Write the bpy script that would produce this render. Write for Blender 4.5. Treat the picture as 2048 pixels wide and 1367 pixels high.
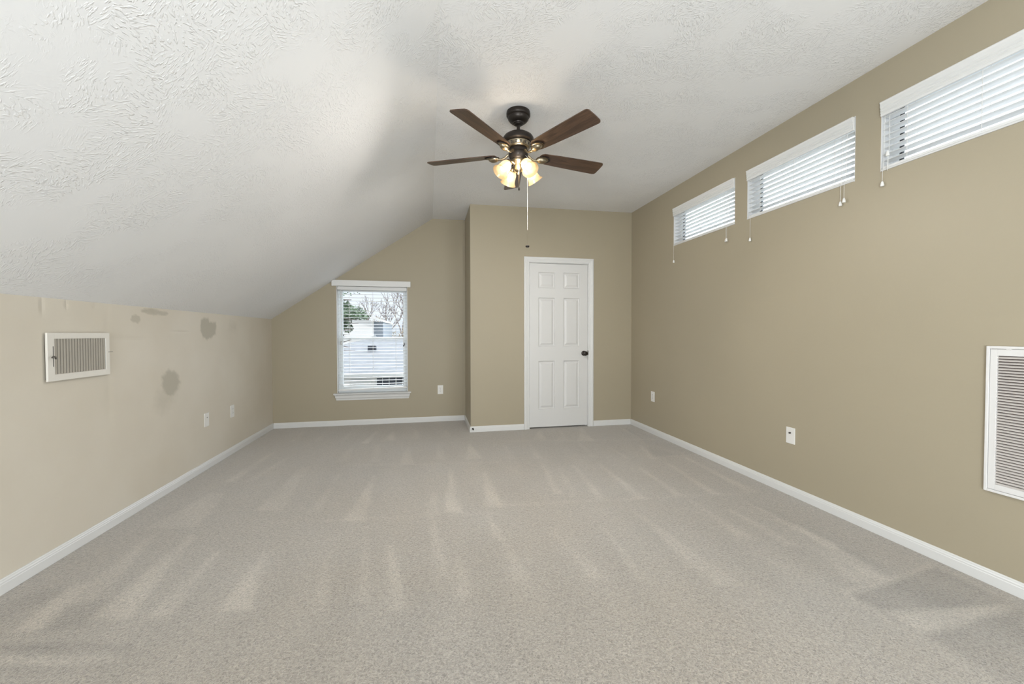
import bpy, bmesh, math, random
import numpy as np
from mathutils import Vector, Matrix

for o in list(bpy.data.objects):
    bpy.data.objects.remove(o, do_unlink=True)
S = bpy.context.scene
COL = S.collection

# ------------------------------------------------------------ camera
YAW, PIT, ROL, CAM_H, FPX = 0.2033, -0.0200, -0.0016, 1.1658, 811.85
def cam_axes():
    cy, sy, cp, sp = math.cos(YAW), math.sin(YAW), math.cos(PIT), math.sin(PIT)
    f = Vector((sy*cp, cy*cp, sp)); r = Vector((cy, -sy, 0)); u = r.cross(f)
    cr, sr = math.cos(ROL), math.sin(ROL)
    return r*cr + u*sr, u*cr - r*sr, f
_r, _u, _f = cam_axes()
cd = bpy.data.cameras.new('camera')
cam = bpy.data.objects.new('camera', cd); COL.objects.link(cam)
m = Matrix.Identity(4)
for i in range(3):
    m[i][0], m[i][1], m[i][2] = _r[i], _u[i], -_f[i]
m[2][3] = CAM_H
cam.matrix_world = m
cd.sensor_width = 36.0; cd.sensor_fit = 'HORIZONTAL'; cd.lens = FPX/2048*36.0
cd.clip_start = 0.05; cd.clip_end = 300
S.camera = cam
S.view_settings.view_transform = 'Standard'
S.view_settings.look = 'None'
S.view_settings.gamma = 1.0
S.view_settings.use_curve_mapping = False
S.view_settings.exposure = 0.12

# ------------------------------------------------------------ room numbers (metres)
XR, XL, YC, YW, YB = 2.555, -1.888, 4.801, 5.490, -2.60
ZC, ZK, ZR, XC, XCH = 2.6854, 1.3513, 2.7091, 0.063, 0.4885
def ceil_z(x):
    if x <= XC: return ZK + (x-XL)*(ZC-ZK)/(XC-XL)
    return ZC + (x-XC)*(ZR-ZC)/(XR-XC)

# ------------------------------------------------------------ world: hazy bright sky, brightest on the window side
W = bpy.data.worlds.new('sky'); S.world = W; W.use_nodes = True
nt = W.node_tree; nt.nodes.clear()
def N(t, typ, **kw):
    n = t.nodes.new(typ)
    for k, v in kw.items(): setattr(n, k, v)
    return n
tc = N(nt, 'ShaderNodeTexCoord'); sep = N(nt, 'ShaderNodeSeparateXYZ')
nt.links.new(tc.outputs['Generated'], sep.inputs[0])
rz = N(nt, 'ShaderNodeValToRGB')
rz.color_ramp.elements[0].position = 0.0;  rz.color_ramp.elements[0].color = (0.62, 0.66, 0.70, 1)
rz.color_ramp.elements[1].position = 0.55; rz.color_ramp.elements[1].color = (0.90, 0.94, 1.0, 1)
e = rz.color_ramp.elements.new(0.04); e.color = (0.93, 0.95, 1.0, 1)
e = rz.color_ramp.elements.new(0.20); e.color = (0.88, 0.92, 1.0, 1)
nt.links.new(sep.outputs['Z'], rz.inputs[0])
mr = N(nt, 'ShaderNodeMapRange'); mr.interpolation_type = 'SMOOTHSTEP'
mr.inputs['From Min'].default_value = -0.1; mr.inputs['From Max'].default_value = 0.9
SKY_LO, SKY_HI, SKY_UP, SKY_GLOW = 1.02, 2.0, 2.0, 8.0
mr.inputs['To Min'].default_value = SKY_LO; mr.inputs['To Max'].default_value = SKY_HI
nt.links.new(sep.outputs['X'], mr.inputs['Value'])
bg = N(nt, 'ShaderNodeBackground'); wo = N(nt, 'ShaderNodeOutputWorld')
nt.links.new(rz.outputs[0], bg.inputs['Color']); 
up = N(nt, 'ShaderNodeMapRange'); up.interpolation_type = 'SMOOTHSTEP'      # upper sky brightened out of view for extra light, plain band at the horizon
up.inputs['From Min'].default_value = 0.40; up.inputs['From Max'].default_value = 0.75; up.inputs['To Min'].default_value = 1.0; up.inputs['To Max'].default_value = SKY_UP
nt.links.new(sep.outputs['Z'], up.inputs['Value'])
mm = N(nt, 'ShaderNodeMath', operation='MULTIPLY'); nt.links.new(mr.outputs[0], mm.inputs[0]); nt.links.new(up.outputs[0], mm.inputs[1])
# out-of-view glow band added to the sky to light the far room
def ramp(sock, a, b):
    r = N(nt, 'ShaderNodeMapRange'); r.interpolation_type = 'SMOOTHSTEP'
    r.inputs['From Min'].default_value = a; r.inputs['From Max'].default_value = b
    nt.links.new(sep.outputs[sock], r.inputs['Value']); return r.outputs[0]
def mth(op, a, b):
    q = N(nt, 'ShaderNodeMath', operation=op)
    for i, v in enumerate((a, b)):
        if isinstance(v, (int, float)): q.inputs[i].default_value = v
        else: nt.links.new(v, q.inputs[i])
    return q.outputs[0]
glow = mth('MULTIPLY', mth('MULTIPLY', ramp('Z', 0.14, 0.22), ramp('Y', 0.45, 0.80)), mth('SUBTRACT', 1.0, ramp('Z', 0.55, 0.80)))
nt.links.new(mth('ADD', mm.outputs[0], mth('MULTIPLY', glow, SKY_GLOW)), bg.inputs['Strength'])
nt.links.new(bg.outputs[0], wo.inputs['Surface'])

# ------------------------------------------------------------ sun (outside only: it comes over this house from behind the camera)
sd = bpy.data.lights.new('sun', 'SUN'); sd.energy = 1.3; sd.angle = 0.009; sd.color = (1.0, 0.95, 0.87)
so = bpy.data.objects.new('sun', sd); COL.objects.link(so)
so.rotation_euler = Vector((0.30, 0.72, -0.75)).to_track_quat('-Z', 'Y').to_euler()
so.location = (-6, -10, 14)

def area(name, loc, direction, sx, sy, energy, color=(1,1,1), portal=False):
    d = bpy.data.lights.new(name, 'AREA'); d.shape = 'RECTANGLE'; d.size = sx; d.size_y = sy
    d.energy = energy; d.color = color
    if portal: d.cycles.is_portal = True
    o = bpy.data.objects.new(name, d); COL.objects.link(o); o.location = loc
    o.rotation_euler = Vector(direction).to_track_quat('-Z', 'Y').to_euler()
    return o
# daylight portals in the windows we see, plus two fill lights added behind the camera
area('window_portal', (-0.70, YW+0.16, 1.09), (0,-1,0), 0.9, 1.4, 1, portal=True)
for y in (1.44, 2.45, 3.45):
    area('window_portal', (XR+0.16, y, 2.29), (-1,0,0), 0.9, 0.42, 1, portal=True)
BACK = area('rear_fill_light', (-0.45, YB+0.02, 0.85), (0.9,1,1.0), 2.2, 1.1, 290, (0.88, 0.945, 1.0))
SIDE = area('side_fill_light', (XR+0.02, -1.30, 1.05), (-1,0.35,0.0), 2.0, 1.7, 78, (0.85, 0.93, 1.0))
BULB = 9.0
LAMP = 22.0
LEAK = 2.7

# ------------------------------------------------------------ materials
MATS = {}
def srgb(r, g, b):
    return tuple(((c/255)/12.92 if c/255 <= 0.04045 else ((c/255+0.055)/1.055)**2.4) for c in (r, g, b)) + (1,)
def mat(name, color, rough=0.6, metal=0.0, bump=None, spec=0.5, vary=None, coat=0.0):
    """bump=(scale, strength, distance); vary=(scale, amount) darkens/lightens the colour with noise"""
    if name in MATS: return MATS[name]
    M = bpy.data.materials.new(name); M.use_nodes = True; t = M.node_tree
    b = t.nodes['Principled BSDF']
    b.inputs['Base Color'].default_value = color; b.inputs['Roughness'].default_value = rough
    b.inputs['Metallic'].default_value = metal
    b.inputs['Specular IOR Level'].default_value = spec
    b.inputs['Coat Weight'].default_value = coat
    c = N(t, 'ShaderNodeTexCoord')
    if vary:
        n = N(t, 'ShaderNodeTexNoise'); n.inputs['Scale'].default_value = vary[0]; n.inputs['Detail'].default_value = 4
        t.links.new(c.outputs['Object'], n.inputs['Vector'])
        r = N(t, 'ShaderNodeMapRange'); r.inputs['To Min'].default_value = 1-vary[1]; r.inputs['To Max'].default_value = 1+vary[1]
        r.inputs['From Min'].default_value = 0.25; r.inputs['From Max'].default_value = 0.75
        t.links.new(n.outputs['Fac'], r.inputs['Value'])
        mx = N(t, 'ShaderNodeVectorMath', operation='SCALE'); mx.inputs[0].default_value = color[:3]
        t.links.new(r.outputs[0], mx.inputs['Scale']); t.links.new(mx.outputs[0], b.inputs['Base Color'])
    if bump:
        n = N(t, 'ShaderNodeTexNoise'); n.inputs['Scale'].default_value = bump[0]; n.inputs['Detail'].default_value = 5
        t.links.new(c.outputs['Object'], n.inputs['Vector'])
        bp = N(t, 'ShaderNodeBump'); bp.inputs['Strength'].default_value = bump[1]; bp.inputs['Distance'].default_value = bump[2]
        t.links.new(n.outputs['Fac'], bp.inputs['Height']); t.links.new(bp.outputs[0], b.inputs['Normal'])
    MATS[name] = M
    return M

WALLC = (0.392, 0.344, 0.252, 1)
M_wall = mat('tan_wall_paint', WALLC, 0.45, bump=(90, 0.12, 0.002), spec=0.35, vary=(1.3, 0.02))
M_trim = mat('white_trim_paint', (0.70, 0.70, 0.69, 1), 0.35, spec=0.5)
M_door = mat('white_door_paint', (0.67, 0.665, 0.655, 1), 0.38, bump=(160, 0.05, 0.001))
M_blind = mat('white_blind_vinyl', (0.76, 0.76, 0.75, 1), 0.4)
M_vinyl = mat('white_window_vinyl', (0.74, 0.77, 0.78, 1), 0.35)
M_gasket = mat('dark_glazing_gasket', (0.03, 0.035, 0.04, 1), 0.6)
M_plate = mat('white_plastic', (0.78, 0.77, 0.74, 1), 0.3)
M_slot = mat('dark_slot', (0.05, 0.045, 0.04, 1), 0.6)
M_steel = mat('grey_steel', (0.35, 0.34, 0.32, 1), 0.35, 0.8)
M_bronze = mat('oil_rubbed_bronze', (0.030, 0.024, 0.020, 1), 0.38, 0.55, spec=0.5)
M_brass = mat('antique_satin_metal', (0.33, 0.28, 0.20, 1), 0.33, 1.0, vary=(40, 0.25))
M_cord = mat('white_cord', (0.72, 0.71, 0.68, 1), 0.7)
M_grille = mat('white_grille_enamel', (0.74, 0.73, 0.72, 1), 0.35)
M_louver = mat('dusty_grille_louver', (0.60, 0.56, 0.53, 1), 0.45)
M_filter = mat('grey_brown_filter', (0.13, 0.105, 0.095, 1), 0.95, vary=(60, 0.3))
M_register = mat('ivory_register_enamel', (0.74, 0.71, 0.65, 1), 0.35)
M_lever = mat('worn_dark_steel', (0.16, 0.15, 0.14, 1), 0.4, 0.6)
M_fin = mat('tan_grey_register_fin', (0.36, 0.33, 0.28, 1), 0.4)

# crow-foot textured white ceiling
def ceiling_mat():
    M = bpy.data.materials.new('stomped_white_ceiling'); M.use_nodes = True; t = M.node_tree; L = t.links.new
    b = t.nodes['Principled BSDF']; b.inputs['Base Color'].default_value = (0.84, 0.84, 0.84, 1)
    b.inputs['Roughness'].default_value = 0.75; b.inputs['Specular IOR Level'].default_value = 0.25
    c = N(t, 'ShaderNodeTexCoord')
    # each stomp has its own direction: strokes = wave bands in a cell whose axis is turned by the cell's random value
    vo = N(t, 'ShaderNodeTexVoronoi'); vo.inputs['Scale'].default_value = 11.0; vo.inputs['Randomness'].default_value = 1
    wob = N(t, 'ShaderNodeTexNoise'); wob.inputs['Scale'].default_value = 9; wob.inputs['Detail'].default_value = 3
    L(c.outputs['Object'], wob.inputs['Vector'])
    ma = N(t, 'ShaderNodeVectorMath', operation='MULTIPLY_ADD'); ma.inputs[1].default_value = (0.10,)*3
    L(wob.outputs['Color'], ma.inputs[0]); L(c.outputs['Object'], ma.inputs[2])
    L(ma.outputs[0], vo.inputs['Vector'])
    rot = N(t, 'ShaderNodeVectorRotate', rotation_type='Z_AXIS')
    ang = N(t, 'ShaderNodeMath', operation='MULTIPLY'); ang.inputs[1].default_value = 2.4
    sp = N(t, 'ShaderNodeSeparateColor'); L(vo.outputs['Color'], sp.inputs[0])
    L(sp.outputs[0], ang.inputs[0]); L(ang.outputs[0], rot.inputs['Angle'])
    L(c.outputs['Object'], rot.inputs['Vector'])
    mp = N(t, 'ShaderNodeMapping'); mp.inputs['Scale'].default_value = (46, 150, 46)
    L(rot.outputs[0], mp.inputs['Vector'])
    n1 = N(t, 'ShaderNodeTexNoise'); n1.inputs['Scale'].default_value = 1.0; n1.inputs['Detail'].default_value = 1.5
    n1.inputs['Distortion'].default_value = 0.5
    L(mp.outputs[0], n1.inputs['Vector'])
    r1 = N(t, 'ShaderNodeMapRange', interpolation_type='SMOOTHSTEP')
    r1.inputs['From Min'].default_value = 0.50; r1.inputs['From Max'].default_value = 0.66
    L(n1.outputs['Fac'], r1.inputs['Value'])
    n2 = N(t, 'ShaderNodeTexNoise'); n2.inputs['Scale'].default_value = 3.4; n2.inputs['Detail'].default_value = 3
    L(c.outputs['Object'], n2.inputs['Vector'])
    r2 = N(t, 'ShaderNodeMapRange', interpolation_type='SMOOTHSTEP')
    r2.inputs['From Min'].default_value = 0.36; r2.inputs['From Max'].default_value = 0.54
    L(n2.outputs['Fac'], r2.inputs['Value'])
    mu = N(t, 'ShaderNodeMath', operation='MULTIPLY'); L(r1.outputs[0], mu.inputs[0]); L(r2.outputs[0], mu.inputs[1])
    bp = N(t, 'ShaderNodeBump'); bp.inputs['Strength'].default_value = 0.60; bp.inputs['Distance'].default_value = 0.0034
    L(mu.outputs[0], bp.inputs['Height']); L(bp.outputs[0], b.inputs['Normal'])
    return M
M_ceil = ceiling_mat()

def carpet_mat():
    M = bpy.data.materials.new('beige_cut_pile_carpet'); M.use_nodes = True; t = M.node_tree; L = t.links.new
    b = t.nodes['Principled BSDF']; b.inputs['Roughness'].default_value = 0.95
    b.inputs['Specular IOR Level'].default_value = 0.15
    b.inputs['Sheen Weight'].default_value = 0.75; b.inputs['Sheen Roughness'].default_value = 0.45; b.inputs['Sheen Tint'].default_value = (1.0, 0.97, 0.93, 1)
    c = N(t, 'ShaderNodeTexCoord')
    at = N(t, 'ShaderNodeAttribute', attribute_name='nap')
    # tufts
    mp = N(t, 'ShaderNodeMapping'); mp.inputs['Scale'].default_value = (105, 125, 100); mp.inputs['Rotation'].default_value = (0, 0, 0.5)
    L(c.outputs['Object'], mp.inputs['Vector'])
    n = N(t, 'ShaderNodeTexNoise'); n.inputs['Scale'].default_value = 1.0; n.inputs['Detail'].default_value = 2.5; n.inputs['Distortion'].default_value = 1.2
    L(mp.outputs[0], n.inputs['Vector'])
    r = N(t, 'ShaderNodeMapRange'); r.inputs['From Min'].default_value = 0.30; r.inputs['From Max'].default_value = 0.68
    r.inputs['To Min'].default_value = 0.56; r.inputs['To Max'].default_value = 1.26
    L(n.outputs['Fac'], r.inputs['Value'])
    # broad soft tone drift
    n2 = N(t, 'ShaderNodeTexNoise'); n2.inputs['Scale'].default_value = 1.1; n2.inputs['Detail'].default_value = 3
    L(c.outputs['Object'], n2.inputs['Vector'])
    cr = N(t, 'ShaderNodeMix', data_type='RGBA'); cr.inputs['A'].default_value = (0.320, 0.284, 0.238, 1); cr.inputs['B'].default_value = (0.330, 0.302, 0.266, 1)
    r3 = N(t, 'ShaderNodeMapRange'); r3.inputs['From Min'].default_value = 0.35; r3.inputs['From Max'].default_value = 0.65
    L(n2.outputs['Fac'], r3.inputs['Value']); L(r3.outputs[0], cr.inputs['Factor'])
    # nap direction: brushed towards / away
    r2 = N(t, 'ShaderNodeMapRange'); r2.inputs['From Min'].default_value = -1; r2.inputs['From Max'].default_value = 1
    r2.inputs['To Min'].default_value = 0.68; r2.inputs['To Max'].default_value = 1.34
    L(at.outputs['Fac'], r2.inputs['Value'])
    mu = N(t, 'ShaderNodeMath', operation='MULTIPLY'); L(r.outputs[0], mu.inputs[0]); L(r2.outputs[0], mu.inputs[1])
    sc = N(t, 'ShaderNodeVectorMath', operation='SCALE'); L(cr.outputs['Result'], sc.inputs[0]); L(mu.outputs[0], sc.inputs['Scale'])
    L(sc.outputs[0], b.inputs['Base Color'])
    bp = N(t, 'ShaderNodeBump'); bp.inputs['Strength'].default_value = 0.7; bp.inputs['Distance'].default_value = 0.006
    L(n.outputs['Fac'], bp.inputs['Height']); L(bp.outputs[0], b.inputs['Normal'])
    return M
M_carpet = carpet_mat()

def leftwall_mat():
    """lightened wall paint, with darker touch-up patches whose shape is stored on the wall ('patch' attribute)"""
    M = bpy.data.materials.new('patched_lightened_wall_paint'); M.use_nodes = True; t = M.node_tree; L = t.links.new
    b = t.nodes['Principled BSDF']; b.inputs['Roughness'].default_value = 0.42; b.inputs['Specular IOR Level'].default_value = 0.4
    at = N(t, 'ShaderNodeAttribute', attribute_name='patch')
    c = N(t, 'ShaderNodeTexCoord')
    n = N(t, 'ShaderNodeTexNoise'); n.inputs['Scale'].default_value = 2.2; n.inputs['Detail'].default_value = 4
    L(c.outputs['Object'], n.inputs['Vector'])
    r = N(t, 'ShaderNodeMapRange'); r.inputs['From Min'].default_value = 0.3; r.inputs['From Max'].default_value = 0.7
    L(n.outputs['Fac'], r.inputs['Value'])
    a = N(t, 'ShaderNodeMix', data_type='RGBA'); a.inputs['A'].default_value = (0.615, 0.560, 0.465, 1); a.inputs['B'].default_value = (0.655, 0.605, 0.515, 1)  # lighter than the other walls: brighter light on this wall put into the colour
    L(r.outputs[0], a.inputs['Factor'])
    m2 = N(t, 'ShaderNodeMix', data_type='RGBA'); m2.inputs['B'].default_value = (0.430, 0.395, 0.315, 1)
    L(a.outputs['Result'], m2.inputs['A']); L(at.outputs['Fac'], m2.inputs['Factor'])
    L(m2.outputs['Result'], b.inputs['Base Color'])
    at2 = N(t, 'ShaderNodeAttribute', attribute_name='dent')
    n3 = N(t, 'ShaderNodeTexNoise'); n3.inputs['Scale'].default_value = 80; n3.inputs['Detail'].default_value = 3
    L(c.outputs['Object'], n3.inputs['Vector'])
    ad = N(t, 'ShaderNodeMath', operation='MULTIPLY_ADD'); ad.inputs[1].default_value = 0.05
    L(n3.outputs['Fac'], ad.inputs[0]); L(at2.outputs['Fac'], ad.inputs[2])
    bp = N(t, 'ShaderNodeBump'); bp.inputs['Strength'].default_value = 0.6; bp.inputs['Distance'].default_value = 0.008
    L(ad.outputs[0], bp.inputs['Height']); L(bp.outputs[0], b.inputs['Normal'])
    return M
M_left = leftwall_mat()

def glass_mat(name, tint=(0.95, 0.98, 1.0, 1), gl=0.0):
    M = bpy.data.materials.new(name); M.use_nodes = True; t = M.node_tree; t.nodes.clear(); L = t.links.new
    a = N(t, 'ShaderNodeBsdfTransparent'); a.inputs[0].default_value = tint
    g = N(t, 'ShaderNodeBsdfGlossy'); g.inputs['Roughness'].default_value = 0.03
    mx = N(t, 'ShaderNodeMixShader'); mx.inputs[0].default_value = gl
    o = N(t, 'ShaderNodeOutputMaterial')
    L(a.outputs[0], mx.inputs[1]); L(g.outputs[0], mx.inputs[2]); L(mx.outputs[0], o.inputs[0])
    return M
M_glass = glass_mat('window_glass')

def shade_mat():
    M = bpy.data.materials.new('frosted_amber_glass'); M.use_nodes = True; t = M.node_tree; t.nodes.clear(); L = t.links.new
    c = N(t, 'ShaderNodeTexCoord')
    n = N(t, 'ShaderNodeTexNoise'); n.inputs['Scale'].default_value = 30; n.inputs['Detail'].default_value = 4; n.inputs['Distortion'].default_value = 1
    L(c.outputs['Object'], n.inputs['Vector'])
    cm = N(t, 'ShaderNodeMix', data_type='RGBA'); cm.inputs['A'].default_value = (0.82, 0.62, 0.36, 1); cm.inputs['B'].default_value = (0.93, 0.84, 0.66, 1)
    L(n.outputs['Fac'], cm.inputs['Factor'])
    tr = N(t, 'ShaderNodeBsdfTranslucent'); df = N(t, 'ShaderNodeBsdfDiffuse'); tp = N(t, 'ShaderNodeBsdfTransparent')
    tp.inputs[0].default_value = (1.0, 0.86, 0.62, 1)
    L(cm.outputs['Result'], tr.inputs[0]); L(cm.outputs['Result'], df.inputs[0])
    m1 = N(t, 'ShaderNodeMixShader'); m1.inputs[0].default_value = 0.5; L(tr.outputs[0], m1.inputs[1]); L(df.outputs[0], m1.inputs[2])
    m2 = N(t, 'ShaderNodeMixShader'); m2.inputs[0].default_value = 0.16; L(m1.outputs[0], m2.inputs[1]); L(tp.outputs[0], m2.inputs[2])
    g = N(t, 'ShaderNodeBsdfGlossy'); g.inputs['Roughness'].default_value = 0.2
    m3 = N(t, 'ShaderNodeMixShader'); m3.inputs[0].default_value = 0.04; L(m2.outputs[0], m3.inputs[1]); L(g.outputs[0], m3.inputs[2])
    o = N(t, 'ShaderNodeOutputMaterial'); L(m3.outputs[0], o.inputs[0])
    return M
M_shade = shade_mat()
def emit_mat(name, col, s):
    M = bpy.data.materials.new(name); M.use_nodes = True; t = M.node_tree; t.nodes.clear()
    e = N(t, 'ShaderNodeEmission'); e.inputs[0].default_value = col; e.inputs[1].default_value = s
    o = N(t, 'ShaderNodeOutputMaterial'); t.links.new(e.outputs[0], o.inputs[0]); return M
M_bulb = emit_mat('warm_bulb', (1.0, 0.80, 0.52, 1), BULB)

def wood_mat():
    M = bpy.data.materials.new('walnut_blade_veneer'); M.use_nodes = True; t = M.node_tree; L = t.links.new
    b = t.nodes['Principled BSDF']; b.inputs['Roughness'].default_value = 0.33; b.inputs['Specular IOR Level'].default_value = 0.5
    c = N(t, 'ShaderNodeTexCoord'); mp = N(t, 'ShaderNodeMapping'); mp.inputs['Scale'].default_value = (4, 55, 20)
    L(c.outputs['Object'], mp.inputs['Vector'])
    n = N(t, 'ShaderNodeTexNoise'); n.inputs['Scale'].default_value = 1; n.inputs['Detail'].default_value = 6; n.inputs['Distortion'].default_value = 1.6
    L(mp.outputs[0], n.inputs['Vector'])
    r = N(t, 'ShaderNodeValToRGB'); r.color_ramp.elements[0].position = 0.3; r.color_ramp.elements[0].color = (0.038, 0.022, 0.015, 1)
    r.color_ramp.elements[1].position = 0.72; r.color_ramp.elements[1].color = (0.125, 0.070, 0.042, 1)
    L(n.outputs['Fac'], r.inputs[0]); L(r.outputs[0], b.inputs['Base Color'])
    return M
M_wood = wood_mat()

# ------------------------------------------------------------ mesh helpers
class MB:
    """collects shapes, then links them as ONE mesh object"""
    def __init__(s): s.bm = bmesh.new()
    def box(s, x0, x1, y0, y1, z0, z1, bevel=0.0):
        tmp = bmesh.new()
        v = [tmp.verts.new((x, y, z)) for x in (x0, x1) for y in (y0, y1) for z in (z0, z1)]
        for f in ((0,1,3,2), (4,6,7,5), (0,4,5,1), (2,3,7,6), (0,2,6,4), (1,5,7,3)): tmp.faces.new([v[i] for i in f])
        bmesh.ops.recalc_face_normals(tmp, faces=tmp.faces)
        if bevel: bmesh.ops.bevel(tmp, geom=list(tmp.edges), offset=bevel, segments=2, profile=0.5, affect='EDGES')
        s.merge(tmp); return s
    def merge(s, tmp, mtx=None):
        me = bpy.data.meshes.new('t'); tmp.to_mesh(me); tmp.free()
        if mtx is not None: me.transform(mtx)
        s.bm.from_mesh(me); bpy.data.meshes.remove(me)
    def poly(s, pts):
        return s.bm.faces.new([s.bm.verts.new(p) for p in pts])
    def extrude_profile(s, prof, p0, p1, out, up=(0,0,1)):
        """prof = [(o, u)] closed section; swept from p0 to p1; o along `out`, u along `up`"""
        p0, p1, out, up = Vector(p0), Vector(p1), Vector(out), Vector(up)
        tmp = bmesh.new()
        a = [tmp.verts.new(p0 + out*o + up*u) for o, u in prof]; b = [tmp.verts.new(p1 + out*o + up*u) for o, u in prof]
        n = len(prof)
        for i in range(n): tmp.faces.new((a[i], a[(i+1) % n], b[(i+1) % n], b[i]))
        tmp.faces.new(a[::-1]); tmp.faces.new(b)
        bmesh.ops.recalc_face_normals(tmp, faces=tmp.faces); s.merge(tmp); return s
    def tube(s, pts, r, seg=8, radii=None):
        pts = [Vector(p) for p in pts]; tmp = bmesh.new(); rings = []
        t0 = (pts[1]-pts[0]).normalized(); ref = Vector((0,0,1)) if abs(t0.z) < 0.9 else Vector((1,0,0))
        for i, p in enumerate(pts):
            t = (pts[min(i+1, len(pts)-1)]-pts[max(i-1, 0)]).normalized()
            a = t.cross(ref).normalized(); b = t.cross(a).normalized(); rr = radii[i] if radii else r
            rings.append([tmp.verts.new(p + a*rr*math.cos(2*math.pi*k/seg) + b*rr*math.sin(2*math.pi*k/seg)) for k in range(seg)])
        for i in range(len(rings)-1):
            for k in range(seg): tmp.faces.new((rings[i][k], rings[i][(k+1) % seg], rings[i+1][(k+1) % seg], rings[i+1][k]))
        tmp.faces.new(rings[0][::-1]); tmp.faces.new(rings[-1])
        bmesh.ops.recalc_face_normals(tmp, faces=tmp.faces); s.merge(tmp); return s
    def lathe(s, prof, seg=32, mtx=None, closed=False):
        """prof=[(r,z)] about Z"""
        tmp = bmesh.new(); rings = []
        for r, z in prof:
            if r < 1e-6: rings.append([tmp.verts.new((0, 0, z))])
            else: rings.append([tmp.verts.new((r*math.cos(2*math.pi*k/seg), r*math.sin(2*math.pi*k/seg), z)) for k in range(seg)])
        for i in range(len(rings)-1):
            A, B = rings[i], rings[i+1]
            for k in range(seg):
                k2 = (k+1) % seg
                if len(A) == 1 and len(B) > 1: tmp.faces.new((A[0], B[k2], B[k]))
                elif len(B) == 1 and len(A) > 1: tmp.faces.new((A[k], A[k2], B[0]))
                elif len(A) > 1: tmp.faces.new((A[k], A[k2], B[k2], B[k]))
        bmesh.ops.recalc_face_normals(tmp, faces=tmp.faces); s.merge(tmp, mtx); return s
    def build(s, name, material, parent=None, smooth=False, weld=False):
        if weld: bmesh.ops.remove_doubles(s.bm, verts=s.bm.verts, dist=1e-5)
        me = bpy.data.meshes.new(name); s.bm.to_mesh(me); s.bm.free()
        me.materials.append(material)
        if smooth:
            me.polygons.foreach_set('use_smooth', [True]*len(me.polygons))
            try: me.set_sharp_from_angle(angle=math.radians(38))
            except Exception: pass
        o = bpy.data.objects.new(name, me); COL.objects.link(o)
        if parent is not None:
            o.parent = parent; o.location = -Vector(parent_world(parent))
        return o
def parent_world(p):
    v = Vector(p.location)
    while p.parent is not None: p = p.parent; v += Vector(p.location)
    return v
def empty(name, loc, label=None, cat=None, group=None, kind=None):
    o = bpy.data.objects.new(name, None); o.empty_display_size = 0.1; COL.objects.link(o); o.location = loc
    return tag(o, label, cat, group, kind)
def tag(o, label=None, cat=None, group=None, kind=None):
    if label: o['label'] = label
    if cat: o['category'] = cat
    if group: o['group'] = group
    if kind: o['kind'] = kind
    return o
def struct(o): o['kind'] = 'structure'; return o

def wall_grid(name, material, axis, front, thick, us, vs, holes, top=None):
    """wall in plane axis=front; us = horizontal cuts, vs = height cuts; holes [(u0,u1,v0,v1)]; solid with real thickness"""
    bm = bmesh.new()
    us = sorted(set(us)); vs = sorted(set(vs))
    back = front + thick
    def P(d, u, v):
        if top is not None: v = min(v, top(u))
        return (d, u, v) if axis == 'x' else (u, d, v)
    cache = {}
    def V(d, u, v):
        p = P(d, u, v); k = tuple(round(c, 5) for c in p)
        if k not in cache: cache[k] = bm.verts.new(p)
        return cache[k]
    def face(vv):
        q = []
        for v in vv:
            if v not in q: q.append(v)
        if len(q) >= 3:
            try: bm.faces.new(q)
            except ValueError: pass
    def inhole(u, v): return any(h[0] < u < h[1] and h[2] < v < h[3] for h in holes)
    nu, nv = len(us)-1, len(vs)-1
    solid = [[not inhole((us[i]+us[i+1])/2, (vs[j]+vs[j+1])/2) for j in range(nv)] for i in range(nu)]
    if top is not None:
        for i in range(nu):
            for j in range(nv):
                if vs[j] >= max(top(us[i]), top(us[i+1]))-1e-6: solid[i][j] = False
    for i in range(nu):
        for j in range(nv):
            if not solid[i][j]: continue
            u0, u1, v0, v1 = us[i], us[i+1], vs[j], vs[j+1]
            face([V(front,u0,v0), V(front,u1,v0), V(front,u1,v1), V(front,u0,v1)])
            face([V(back,u0,v0), V(back,u0,v1), V(back,u1,v1), V(back,u1,v0)])
            def nb(a, b): return 0 <= a < nu and 0 <= b < nv and solid[a][b]
            if not nb(i-1, j): face([V(front,u0,v0), V(front,u0,v1), V(back,u0,v1), V(back,u0,v0)])
            if not nb(i+1, j): face([V(front,u1,v0), V(back,u1,v0), V(back,u1,v1), V(front,u1,v1)])
            if not nb(i, j-1): face([V(front,u0,v0), V(back,u0,v0), V(back,u1,v0), V(front,u1,v0)])
            if not nb(i, j+1): face([V(front,u0,v1), V(front,u1,v1), V(back,u1,v1), V(back,u0,v1)])
    bmesh.ops.recalc_face_normals(bm, faces=bm.faces)
    me = bpy.data.meshes.new(name); bm.to_mesh(me); bm.free(); me.materials.append(material)
    o = bpy.data.objects.new(name, me); COL.objects.link(o)
    return struct(o)
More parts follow.
